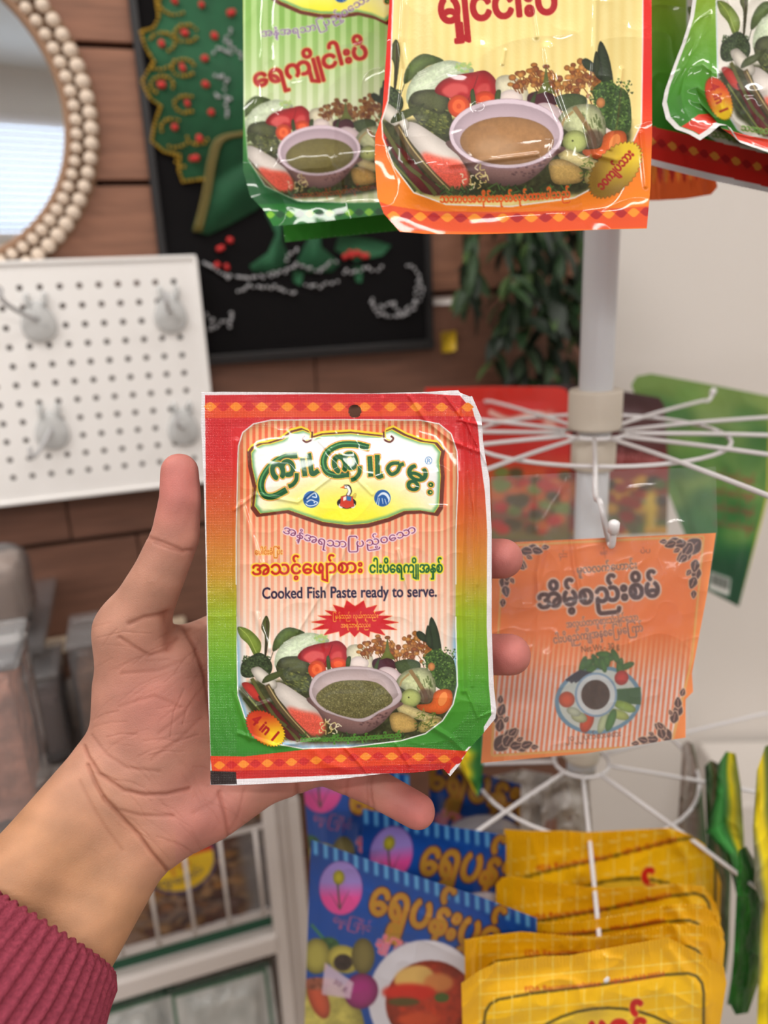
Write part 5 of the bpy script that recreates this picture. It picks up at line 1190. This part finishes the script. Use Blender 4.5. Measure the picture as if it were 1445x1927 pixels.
reds = [(330, 3), (380, 8), (350, 62), (305, 80), (403, 66), (432, 25), (345, 128), (387, 110), (305, 161), (385, 159), (352, 195), (398, 211), (328, 240), (375, 260), (368, 298), (412, 468), (432, 452), (410, 498), (426, 500), (650, 482), (664, 480), (676, 478), (690, 482)]
beads('red_sequins', [[(x + random.uniform(-6, 6), y + random.uniform(-4, 4)), (x + random.uniform(-5, 5), y + random.uniform(-4, 4)), (x, y)] for x, y in reds], .0042, M_RED, 5, 1.5)
beads('silver_beading', [[(436, 55), (425, 75), (440, 90)], [(405, 98), (420, 90), (432, 104)], [(450, 95), (455, 110)], [(404, 140), (428, 150), (420, 165)], [(404, 178), (430, 186), (424, 220)], [(384, 494), (430, 522), (480, 524), (540, 510), (560, 500)], [(445, 545), (480, 538), (520, 540), (556, 552)], [(540, 490), (560, 470)], [(566, 500), (600, 510), (630, 490)], [(645, 512), (716, 505)], [(575, 535), (600, 540), (634, 530)], [(700, 560), (706, 588), (740, 598), (775, 585), (795, 550), (790, 515), (765, 498)], [(710, 580), (740, 572), (755, 592), (780, 570), (788, 530)], [(388, 590), (400, 600), (395, 620), (432, 600), (436, 585), (430, 612)]], .0024, M_SIL, 6.5, 3.5)
for (dx) in (0, 9): add_tube('cord', smooth_path([wp(372 - dx + 4, 436, .026), wp(392 - dx, 370, .026), wp(404 - dx, 300, .026), wp(420 - dx, 262, .026), wp(470 - dx, 250, .026)], 5), .0028, M_BRZ, pic, 8)
add('corner_tag', *extr([(832, 626), (858, 622), (858, 660), (832, 664)], .016, .020), mat('yellow_tag', (214, 176, 30), .5), parent=back)
add('seam_highlight_strip', *extr([(816, 560), (866, 558), (866, 572), (816, 574)], .014, .018), M_METAL, parent=back)  # pale strip added to imitate the bright highlight along a plank seam

# ------------------------------------------------------------------ hanging greenery
M_LF = [mat('plant_leaf', (44, 72, 40), .5, noise=.2, nscale=6), mat('plant_leaf_light', (78, 104, 58), .5), mat('plant_leaf_dark', (28, 44, 30), .5)]
def leaf_mesh(m, L=.055, W=.013):
    V = []; Fc = []; n = 7
    for i in range(n):
        t = i / (n - 1); w = W * math.sin(math.pi * min(1, t * .93 + .05)) ** .8; zc = -.25 * L * t * t
        V += [(-w, L * t, zc + .25 * w), (0, L * t, zc), (w, L * t, zc + .25 * w)]
        if i: a = (i - 1) * 3; Fc += [(a, a + 1, a + 4, a + 3), (a + 1, a + 2, a + 5, a + 4)]
    return mesh_np('leaf', V, Fc, m)
leafm = [leaf_mesh(M_LF[0]), leaf_mesh(M_LF[1], .045, .011), leaf_mesh(M_LF[2], .06, .016)]
pl = empty('hanging_plant', wp(1000, 430, .03), 'dark leafy artificial plant hanging against the wooden wall beside the pole', 'plant')
rg = random.Random(12)
for (x0, y0, x1, y1, nn) in ((900, 380, 880, 560, 34), (960, 360, 930, 680, 46), (1010, 370, 990, 730, 48), (1060, 380, 1030, 740, 48), (1085, 400, 1065, 690, 30), (1030, 380, 1075, 600, 26), (985, 360, 960, 620, 24)):
    pts = smooth_path([wp(x0, y0, .05), wp((x0 + x1) / 2 + rg.uniform(-25, 25), (y0 + y1) / 2, .10 + rg.random() * .05), wp(x1, y1, .06)], 8)
    st = add_tube('stem', pts, .0016, M_LF[0], pl, 6)
    for k in range(nn):
        p = pts[rg.randrange(len(pts))]; inst('leaf', leafm[rg.choice([0, 0, 1, 2, 2])], p, parent=pl, rot=(rg.uniform(-1.9, -.2), rg.uniform(-.6, .6), rg.uniform(0, 6.28)), scale=(rg.uniform(.45, .8), rg.uniform(.6, 1.05), 1.))

# ------------------------------------------------------------------ white shelf unit below the pegboard
OF = .30
su = empty('shelf_unit', ws(np.array([-.1]), 0., .15)[0], 'white steel shelf unit with a wire fence standing against the wooden wall', 'shelf unit')
ps = sz(528, 1750, OF)[0]; zt2 = sz(300, 1182, .03)[1]
add('post', *wbox(ps - .008, ps + .008, 0, zt2 + .0, OF - .012, OF, .0015), M_METAL, parent=su, smooth=False)
add('post', *wbox(ps + .004, ps + .022, 0, zt2 + .0, .02, OF - .018, .0015), M_METAL, parent=su, smooth=False)
add('back_rail', *wbox(-.9, ps - .06, zt2 - .012, zt2 + .008, .018, .034, .002), mat('pale_wood_rail', (196, 176, 152), .6), parent=su, smooth=False)
zf0 = sz(360, 1765, OF)[1]; zf1 = sz(470, 1567, OF)[1]
for zz in (zf0, zf1): add_tube('fence_rail', [ws(np.array([-.9]), zz, OF - .006)[0], ws(np.array([ps - .006]), zz, OF - .006)[0]], .0030, M_METAL, su, 10)
wire0 = sz(489, 1650, OF)[0]; dws = wire0 - sz(424, 1669, OF)[0]
for k in range(14): add_tube('fence_wire', [ws(np.array([wire0 - dws * k]), zf0, OF - .002)[0], ws(np.array([wire0 - dws * k]), zf1, OF - .002)[0]], .0024, M_METAL, su, 8)
zr = sz(350, 1808, OF)[1]; zr2 = sz(350, 1842, OF)[1]
add('shelf', *wbox(-.9, ps - .006, zr2, zr, .02, OF + .004, .003), M_METAL, parent=su, smooth=False)
M_DG = mat('dark_green_liner', (34, 84, 62), .6)
add('shelf_liner', *wbox(-.9, ps - .008, zr + .0005, zr + .012, OF - .02, OF - .016), M_DG, parent=su, smooth=False)
zm = sz(120, 1402, .2)[1]
add('shelf', *wbox(-.9, ps - .006, zm - .012, zm, .02, OF - .02, .002), mat('grey_shelf', (120, 112, 108), .5), parent=su, smooth=False)
add('shelf', *wbox(-.9, ps - .006, zr - .27, zr - .25, .02, OF + .004, .002), M_METAL, parent=su, smooth=False)
# snack bag behind the fence, with a round label
def snack_art():
    c = Canvas(160, 1440, 540, 1860, .8, (150, 120, 100))
    r = np.random.default_rng(8)
    for q in range(330):
        x = 200 + r.random() * 300; y = 1470 + r.random() * 340; c.ell(x, y, 10 + 16 * r.random(), 5 + 8 * r.random(), [(150, 104, 70), (110, 66, 48), (176, 136, 96), (90, 56, 48), (160, 112, 60)][r.integers(5)], rot=r.random() * 90 - 60, sh=.3)
    c.fill([(440, 1560), (540, 1520), (540, 1760), (430, 1800), (470, 1700)], (150, 148, 150), soft=8, alpha=.85)
    c.ell(335, 1620, 74, 62, (70, 60, 120), rot=-15); c.ell(335, 1620, 69, 57, lambda X, Y: mixc((214, 44, 44), (246, 206, 30), (Y + (X - 335) * .25 - 1612) / 5), rot=-15)
    c.text('အထူးကောင်း', [(284, 1672), (345, 1660), (385, 1640)], 18, (70, 60, 120), bold=.8); c.text('မုန့်', [(310, 1640), (360, 1628)], 26, (220, 120, 40), bold=1)
    return c
M_SNK = mat('snack_bag', attr=True, rough=.3, coat=.4)
dz = lambda off: (lambda u, v: 0)
def wallpack(name, corners, off, nu, nv, col, m, bul=.006, **kw):
    """packet in a plane parallel to the wall, corners in the picture TL TR BR BL"""
    q = [wp(x, y, off) for x, y in corners]; qs = [proj(p) for p in q]
    TL, TR, BR, BL = [tuple(a[:2]) for a in qs]; dep = [a[2] for a in qs]
    f = lambda u, v: 1 / ((1 - v) * ((1 - u) / dep[0] + u / dep[1]) + v * ((1 - u) / dep[3] + u / dep[2]))
    return packet(name, ([TL, TR], [BL, BR], [TL, BL], [TR, BR]), nu, nv, f, col, m=m, bulge=bul, **kw)
wallpack('snack_bag', [(170, 1545), (500, 1455), (516, 1712), (205, 1792)], OF - .05, 150, 140, snack_art(), M_SNK, .012, wr=.002, cell=18, seed=81, backc=(150, 120, 100), label='brown snack bag with a round yellow and red label behind the white wire fence', cat='snack bag')
def grey_fn(X, Y, u, v):
    n = vnoise(X.shape[0], X.shape[1], 9, 4); c = mixc((176, 180, 178), (214, 216, 214), n)
    e = np.maximum(np.abs(u - .5) * 2, np.abs(v - .5) * 2); g = (e > .86) & (e < .92); c[g] = rgb((60, 112, 84)); c[v < .05] = rgb((40, 70, 58))
    return c
wallpack('plastic_bag', [(150, 1905), (330, 1850), (350, 2120), (170, 2190)], OF - .05, 80, 90, grey_fn, M_SNK, .012, wr=.004, cell=16, seed=82, backc=(180, 180, 180), label='grey plastic bag with a green border on the lower shelf, nearest the sleeve', cat='plastic bag', group='grey bags on the lower shelf')
wallpack('plastic_bag', [(312, 1862), (508, 1806), (540, 2060), (350, 2130)], OF - .035, 90, 90, grey_fn, M_SNK, .014, wr=.004, cell=16, seed=83, backc=(180, 180, 180), label='grey plastic bag with a green border on the lower shelf, next to the white post', cat='plastic bag', group='grey bags on the lower shelf')
add('steel_panel', *wbox(ps + .023, sz(584, 1750, OF - .03)[0], 0, sz(560, 1440, .2)[1], OF - .06, OF - .03, .002), M_METAL, parent=su, smooth=False)

# ------------------------------------------------------------------ clear tubs
def rbox(c, h, r, n=4):
    bm = bmesh.new(); bmesh.ops.create_cube(bm, size=2)
    for v in bm.verts: v.co = Vector([v.co[i] * h[i] for i in range(3)])
    bmesh.ops.bevel(bm, geom=list(bm.edges), offset=r, segments=n, affect='EDGES', profile=.5)
    bm.verts.index_update(); V = np.array([list(v.co) for v in bm.verts]) @ np.array(WAX) + c; Fc = [[v.index for v in f.verts] for f in bm.faces]; bm.free(); return V, Fc
def lump(c, h, r, amp, seed, n=5):
    bm = bmesh.new(); bmesh.ops.create_icosphere(bm, subdivisions=n, radius=1); V = np.array([list(v.co) for v in bm.verts]); Fc = [[v.index for v in f.verts] for f in bm.faces]; bm.free()
    s = np.sign(V) * np.abs(V) ** .45; s = s / np.abs(s).max(1, keepdims=True) * .55 + s * .45; g = np.random.default_rng(seed).normal(size=(14, 3)) * 9; ph = np.random.default_rng(seed + 1).random(14) * 6.28
    w = np.cos(V @ g.T + ph).mean(1) * amp * 3
    return (s * np.array(h) * (1 + w)[:, None]) @ np.array(WAX) + c, Fc
M_PINK = mat('pink_brown_filling', (198, 140, 118), .6, noise=.45, nscale=60, bump=1, bscale=90); M_BRN = mat('brown_filling', (120, 86, 66), .7, noise=.4, nscale=50)
def tub(px, py, d, hw, hh, hd, label, body, fill_m, lid=True, group=None):
    c = P(px, py, d); t = empty('food_tub', c - [0, 0, hh], label, 'tub', group)
    add('body', *rbox(c, (hw, hd, hh), min(hw, hh, hd) * .42), body, parent=t)
    if fill_m: add('filling', *lump(c - [0, 0, hh * .06], (hw * .80, hd * .8, hh * .80), 0, .05, int(px) % 17 + 3), fill_m, parent=t, kind='stuff')
    if lid: add('lid', *rbox(c + [0, 0, hh * .94], (hw * 1.03, hd * 1.03, .006), .005, 3), M_FOG if body is M_FOG else M_TUB, parent=t)
    return c
c = tub(-45, 1382, .62, .047, .078, .04, 'clear plastic tub of pinkish brown food at the left edge, beside the wrist', M_TUB, M_PINK)
add('side_table', *box_geo([c[0] - .16, c[1] - .01, c[2] - .078 - .0105], IAX, (.205, .06, .01), .003), M_METAL, label='white table top carrying the clear tub at the left edge, under the forearm', cat='table', smooth=False)
to_ = bpy.data.objects['side_table']
add('leg', *box_geo([c[0] - .3, c[1] - .01, (c[2] - .089) / 2], IAX, (.012, .012, (c[2] - .089) / 2 - .001)), M_METAL, parent=to_, smooth=False)
add('leg', *box_geo([c[0] - .02, c[1] - .01, (c[2] - .089) / 2], IAX, (.012, .012, (c[2] - .089) / 2 - .001)), M_METAL, parent=to_, smooth=False)
z_sh = zm
def shelf_tub(px, wdt, hgt, label, fm, off=.2):
    s = sz(px, 1400, off)[0]; cc = ws(np.array([s]), z_sh + hgt + .0005, off)[0]; t = empty('food_tub', cc - [0, 0, hgt], label, 'tub', 'cloudy tubs on the shelf')
    add('body', *rbox(cc, (wdt, .045, hgt), .012), M_FOG, parent=t); add('filling', *lump(cc - [0, 0, hgt * .15], (wdt * .8, .036, hgt * .7), 0, .05, int(px)), fm, parent=t, kind='stuff')
    add('lid', *rbox(cc + [0, 0, hgt + .004], (wdt * 1.03, .047, .004), .003, 3), M_FOG, parent=t)
shelf_tub(30, .018, .06, 'tall cloudy tub on the shelf, just right of the clear pink tub', M_BRN)
shelf_tub(112, .018, .055, 'cloudy tub with a dark middle on the shelf, second from the left', mat('dark_filling', (70, 48, 46), .7))
shelf_tub(194, .018, .07, 'cloudy tub with a brown filling on the shelf, touching the thumb side of the hand', M_BRN)
shelf_tub(300, .024, .06, 'cloudy tub on the shelf hidden behind the palm', M_BRN)
ct = ws(np.array([sz(-12, 1110, .17)[0]]), sz(-12, 1110, .17)[1], .17)[0]
tt_ = empty('food_tub', ct - [0, 0, .05], 'rounded cloudy tub at the left edge above the clear pink tub', 'tub')
add('body', *rbox(ct, (.042, .042, .05), .028, 6), M_FOG, parent=tt_); add('filling', *lump(ct, (.034, .034, .038), 0, .05, 4), mat('grey_filling', (170, 150, 138), .7), parent=tt_, kind='stuff')
b_s = sz(-12, 1110, .17)[0]; zt3 = ct[2] - .05
add('wall_shelf', *wbox(b_s - .2, b_s + .05, zt3 - .0125, zt3 - .0005, .013, .23, .002), M_FOG, label='narrow cloudy plastic shelf holding the rounded tub at the left edge', cat='shelf', smooth=False)

# ------------------------------------------------------------------ white cabinet under the right wall
cz = None
r_ = ray(1400, 1384); t_ = ((corner - CAM) @ wr_n * 1.0) / (r_ @ wr_n); cz = (CAM + r_ * t_)[2]
cu = nrm(wr_end - corner)
add('low_cabinet', *box_geo(np.array([corner[0] + .86, corner[1] - .14, cz / 2 + .0]) , [cu, [-cu[1], cu[0], 0], [0, 0, 1.]], (.64, .09, cz / 2 - .0005), .006), M_WALL, label='plain white low cabinet against the white wall behind the rack', cat='cabinet', smooth=False)

# ------------------------------------------------------------------ packets of the lower tier
ya_ = art_yellow()
def yfn(dx, dy, sl=0.):
    return lambda X, Y, u, v: ya_.sample(X + dx, Y + dy + sl * (X - 1100))
M_YEL = mat('yellow_foil', attr=True, rough=.38, coat=.4, bump=.25, bscale=500)
def ywr(x, y):
    return lambda X, Y, u, v: ridge(X, Y, [(x, y), (x - 10, y + 80)], 22, .005) + ridge(X, Y, [(x + 130, y - 20), (x + 190, y + 60), (x + 220, y + 180)], 10, .002) + (v < .035) * .0005 * np.sin(X * 1.0)
YB = 2380
yel = [
    ([(868, 1850), (900, 1828), (935, 1810), (1022, 1799), (1070, 1798), (1123, 1788), (1190, 1776), (1257, 1764), (1300, 1786), (1362, 1820)], 1355, 1130, 1850, .478, (0, 0, 0), 'frontmost yellow packet on the front arm, its printed grid and lettering showing', 91),
    ([(874, 1768), (920, 1760), (981, 1753), (1060, 1760), (1123, 1763), (1200, 1752), (1265, 1740), (1330, 1741), (1354, 1744)], 1352, 1128, 1790, .500, (0, 62, -.06), 'second yellow packet from the front on the front arm', 92),
    ([(884, 1764), (915, 1746), (953, 1731), (1030, 1736), (1103, 1733), (1190, 1716), (1265, 1702), (1325, 1701), (1350, 1727)], 1350, 1124, 1750, .520, (0, 100, 0), 'middle yellow packet of five on the front arm', 93),
    ([(933, 1664), (945, 1652), (962, 1648), (1042, 1662), (1100, 1668), (1143, 1671), (1220, 1668), (1265, 1662), (1325, 1668), (1346, 1698)], 1344, 1120, 1690, .552, (-12, 140, .05), 'fourth yellow packet from the front with a dipping top edge', 94),
    ([(949, 1560), (1000, 1564), (1060, 1563), (1105, 1566), (1180, 1562), (1260, 1558), (1300, 1572), (1326, 1589), (1348, 1632)], 1345, 1108, 1600, .596, (-22, 236, .10), 'rearmost yellow packet on the front arm, standing highest', 95)]
for T_, rb, hx_, hy_, d, (dx, dy, sl), lab, sd in yel:
    L0 = T_[0]; R0 = T_[-1]
    packet('seasoning_packet', (T_, [(L0[0] + 8, YB), (rb - 6, YB)], [L0, (L0[0] + 2, 1927), (L0[0] + 8, YB)], [R0, (rb + 12, R0[1] + 30), (rb, 1930), (rb - 6, YB)]), 250, 300 if d < .48 else 200,
           Plane(hx_, hy_, d, yaw=-4), yfn(dx, dy, sl), m=M_YEL, bulge=.007, seal=.04, wr=.002, cell=45, seed=sd, wrf=ywr(hx_, hy_ - 40), backc=(236, 180, 20), label=lab, cat='packet', group='yellow packets on the front arm')
bl_ = art_blue()
M_BLU = mat('blue_laminate', attr=True, rough=.32, coat=.4)
blus = [
    ([(585, 1580), (700, 1620), (800, 1654), (900, 1686), (1010, 1728)], [(585, 1580), (580, 1720), (573, 1927), (566, 2200)], [(1010, 1728), (1000, 2260)], .515, lambda X, Y, u, v: bl_.sample(X, Y), 'frontmost blue packet with a soup bowl picture on the left arm', 101),
    ([(682, 1522), (760, 1536), (850, 1556), (952, 1571)], [(682, 1522), (680, 1800), (676, 2100)], [(952, 1571), (952, 2120)], .560, lambda X, Y, u, v: bl_.sample(X - 95 - 0, Y + 57 + (X - 682) * .15), 'middle blue packet on the left arm, its pale crimped top edge level', 102),
    ([(568, 1436), (660, 1446), (770, 1458)], [(568, 1436), (578, 1560), (592, 1720), (600, 1950)], [(770, 1458), (780, 1960)], .60, lambda X, Y, u, v: bl_.sample(X + 37, Y + 192), 'blue packet behind the others, next to the white post', 103),
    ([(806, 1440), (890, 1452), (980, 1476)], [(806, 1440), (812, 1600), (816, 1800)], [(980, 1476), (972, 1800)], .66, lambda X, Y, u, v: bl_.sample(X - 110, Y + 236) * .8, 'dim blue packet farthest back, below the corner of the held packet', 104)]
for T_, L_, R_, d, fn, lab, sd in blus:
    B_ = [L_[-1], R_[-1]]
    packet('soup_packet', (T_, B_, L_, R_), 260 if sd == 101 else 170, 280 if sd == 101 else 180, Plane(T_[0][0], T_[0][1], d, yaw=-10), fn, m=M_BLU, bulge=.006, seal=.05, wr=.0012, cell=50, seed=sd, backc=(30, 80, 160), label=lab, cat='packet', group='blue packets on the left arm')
def streaks(cols, seed=1, spot=()):
    def fn(X, Y, u, v):
        w = u + .10 * np.sin(v * 9 + seed) + .06 * np.sin(v * 23 + seed * 2)
        n = len(cols); ps_ = np.linspace(0, 1, n); c = np.stack([np.interp(w, ps_, np.array([rgb(q)[k] for q in cols])) for k in range(3)], -1)
        c = c * (.85 + .3 * vnoise(*X.shape, 12, seed))[..., None]
        for (v0, v1, u0, u1, cc_) in spot: c[(v > v0) & (v < v1) & (u > u0) & (u < u1)] = rgb(cc_)
        return c
    return fn
M_EDGE = mat('green_laminate', attr=True, rough=.5, coat=.1, spec=.2)
DKG, GR, LG, YE, BR_, GY = (40, 70, 38), (44, 116, 48), (70, 160, 76), (226, 204, 24), (96, 78, 50), (150, 134, 126)
eds = [
    ([(1283, 1402), (1292, 1394), (1304, 1400)], [(1283, 1402), (1282, 1450), (1274, 1560), (1280, 1760)], [(1304, 1400), (1320, 1470), (1328, 1560), (1345, 1700), (1350, 1780)], .66, [GY, (176, 166, 160), (130, 112, 104), (60, 84, 54)], 'cloudy brown packet seen edge-on, leftmost on the right arm', 111, ()),
    ([(1326, 1442), (1338, 1430), (1350, 1436)], [(1326, 1442), (1330, 1560), (1340, 1700), (1358, 1830)], [(1350, 1436), (1372, 1480), (1376, 1600), (1372, 1780), (1366, 1832)], .62, [DKG, (60, 96, 52), BR_, DKG, (96, 110, 40)], 'dark green packet seen edge-on, second on the right arm', 112, ()),
    ([(1350, 1440), (1366, 1414), (1384, 1418)], [(1350, 1440), (1346, 1500), (1328, 1566), (1368, 1610), (1390, 1700), (1376, 1840), (1368, 1890)], [(1384, 1418), (1394, 1480), (1400, 1580), (1402, 1680), (1396, 1780), (1404, 1896)], .58, [DKG, GR, LG, GR, YE, (120, 130, 40)], 'bright green packet with a folded yellow edge, seen edge-on on the right arm', 113, ()),
    ([(1372, 1890), (1390, 1600), (1404, 1592)][1:], [(1390, 1600), (1380, 1800), (1374, 1890), (1384, 1910)], [(1404, 1592), (1432, 1640), (1430, 1840), (1408, 1906)], .54, [GR, (64, 136, 54), GR, (110, 140, 50)], 'plain green packet seen edge-on, its squared lower end showing', 114, ()),
    ([(1424, 1450), (1440, 1404), (1470, 1396)], [(1424, 1450), (1416, 1560), (1420, 1640), (1418, 1660), (1432, 1700), (1424, 1927), (1420, 2100)], [(1470, 1396), (1500, 1700), (1490, 2100)], .52, [(120, 120, 96), YE, (240, 214, 30), (120, 130, 50), DKG, GR], 'green and yellow packet at the right edge of the lower rack', 115, ())]
for T_, L_, R_, d, cs, lab, sd, sp in eds:
    packet('green_packet', (T_, [L_[-1], R_[-1]], L_, R_), 50, 160, (lambda dd: (lambda u, v: dd + .02 * (u - .5) + .05 * v))(d), streaks(cs, sd), m=M_EDGE, bulge=.003, seal=.02, wr=.003, cell=18, seed=sd, backc=(60, 110, 50), label=lab, cat='packet', group='packets seen edge-on on the right arm')
def greyfn(s_):
    def fn(X, Y, u, v):
        n = vnoise(*X.shape, 14, s_); c = mixc((150, 142, 136), (206, 202, 198), n); m = vnoise(*X.shape, 7, s_ + 2) > .72; c[m & (v > .3)] = rgb((150, 110, 96)); return c
    return fn
for (x0, y0, x1, y1, d, lab, sd) in ((925, 1452, 1040, 1600, .80, 'cloudy grey bag behind the rear yellow packet, left one of two', 121), (1022, 1462, 1108, 1600, .77, 'cloudy grey bag behind the rear yellow packet, right one of two', 122)):
    packet('cloudy_bag', ([(x0, y0 + 10), ((x0 + x1) / 2, y0 - 4), (x1, y0 + 6)], [(x0 + 4, y1 + 120), (x1 - 4, y1 + 120)], [(x0, y0 + 10), (x0 - 6, y1), (x0 + 4, y1 + 120)], [(x1, y0 + 6), (x1 + 8, y1), (x1 - 4, y1 + 120)]), 50, 80, Plane(x0, y0, d), greyfn(sd), m=M_BLU, bulge=.012, wr=.004, cell=12, seed=sd, backc=(180, 178, 175), label=lab, cat='bag', group='cloudy bags at the back of the rack')

# ------------------------------------------------------------------ packets on the far side of the upper tier
def back_red():
    c = Canvas(780, 700, 1100, 1060, .6, (214, 44, 34))
    c.fill([(780, 700), (1100, 700), (1100, 1060), (780, 1060)], ramp([(728, (222, 52, 40)), (850, (206, 40, 34)), (890, (210, 90, 44)), (960, (160, 96, 60)), (1010, (120, 110, 60))]))
    c.line([(920, 775), (960, 790), (1010, 778), (1040, 790)], 9, (236, 196, 186)); c.ell(1035, 800, 14, 26, (240, 190, 180), soft=5)
    r = np.random.default_rng(2)
    for q in range(60): c.ell(930 + r.random() * 140, 890 + r.random() * 110, 14, 10, [(128, 140, 70), (206, 110, 50), (96, 84, 50), (196, 60, 44)][r.integers(4)], soft=2)
    return c
def back_maroon():
    c = Canvas(960, 700, 1280, 1060, .6, (70, 36, 42))
    c.fill([(960, 700), (1290, 700), (1290, 1060), (960, 1060)], ramp([(730, (66, 38, 44)), (840, (96, 40, 44)), (880, (150, 52, 50)), (940, (130, 90, 60)), (1010, (90, 96, 60))]))
    c.text('မုန့်ဟင်းခါး', [(1150, 862), (1244, 874)], 20, (220, 150, 150), bold=.6)
    r = np.random.default_rng(6)
    for q in range(50): c.ell(1060 + r.random() * 190, 900 + r.random() * 110, 14, 10, [(96, 110, 60), (196, 150, 60), (70, 60, 44), (150, 60, 44)][r.integers(4)], soft=2)
    c.ell(1225, 960, 12, 40, (206, 176, 70), soft=5); c.ell(1100, 925, 40, 24, (200, 120, 60), soft=6)
    return c
def back_green():
    c = Canvas(1170, 680, 1560, 1180, .6, (96, 140, 70))
    c.fill([(1160, 680), (1570, 680), (1570, 1190), (1160, 1190)], ramp([(720, (126, 158, 84)), (800, (122, 150, 84)), (900, (76, 134, 66)), (1000, (50, 124, 60)), (1060, (24, 88, 58)), (1140, (20, 78, 54))]))
    r = np.random.default_rng(9)
    for q in range(60): c.ell(1200 + r.random() * 260, 730 + r.random() * 280, 30, 20, [(110, 160, 76), (60, 120, 56), (150, 176, 96), (44, 104, 50)][r.integers(4)], soft=8, alpha=.5)
    for j in range(4): c.text('ဟင်းခတ်အနှစ်', [(1344, 900 + j * 30), (1420, 912 + j * 30)], 20, (170, 60, 60), bold=.8)
    c.fill([(1338, 1076), (1376, 1090), (1372, 1122), (1334, 1108)], (226, 226, 222))
    for q in range(12): c.line([(1341 + q * 2.8, 1080 + q * 1.05), (1338 + q * 2.8, 1100 + q * 1.05)], 1.2 + (q * 7 % 3) * .5, (40, 50, 44), smooth=False)
    c.line([(1452, 750), (1446, 930), (1394, 1140)], 5, (210, 206, 90), smooth=False)
    return c
packet('sauce_packet', ([(800, 730), (930, 727), (1050, 728), (1064, 732), (1070, 742)], [(800, 1012), (1070, 1020)], [(800, 730), (800, 1012)], [(1070, 742), (1074, 800), (1070, 1020)]), 120, 120, Plane(1000, 740, .80), back_red(), m=M_BLU, bulge=.004, wr=.001, seed=131, backc=(150, 40, 40), label='red packet with a rounded corner behind the upper ring of arms', cat='packet', group='packets behind the upper ring')
packet('sauce_packet', ([(978, 740), (990, 728), (1060, 724), (1150, 732), (1240, 748), (1250, 762)], [(1050, 1010), (1255, 1005)], [(978, 740), (1040, 900), (1050, 1010)], [(1250, 762), (1258, 880), (1255, 1005)]), 120, 120, Plane(1100, 740, .84), back_maroon(), m=M_BLU, bulge=.004, wr=.001, seed=132, backc=(80, 40, 40), label='dark maroon packet behind the pole and the upper ring', cat='packet', group='packets behind the upper ring')
packet('sauce_packet', ([(1188, 724), (1198, 708), (1225, 703), (1330, 722), (1460, 748)], [(1325, 1108), (1390, 1142)], [(1188, 724), (1230, 860), (1290, 1010), (1325, 1108)], [(1460, 748), (1450, 920), (1390, 1142)]), 150, 150, Plane(1330, 740, .88), back_green(), m=M_BLU, bulge=.003, wr=.001, seed=133, backc=(50, 90, 50), label='large green packet with a barcode hanging at a slant right of the pole', cat='packet', group='packets behind the upper ring')

packet('green_packet', ([(846, 1370), (908, 1364)], [(884, 1474), (898, 1500), (906, 1478)], [(846, 1370), (852, 1420), (884, 1474)], [(908, 1364), (910, 1430), (906, 1478)]), 50, 70, .64, streaks([(226, 200, 40), (236, 212, 40), (60, 130, 60), (40, 110, 54)], 7), m=M_EDGE, bulge=.003, wr=.001, cell=18, seed=141, backc=(60, 110, 50),
       label='small yellow and green packet corner between the held packet and the orange card', cat='packet')
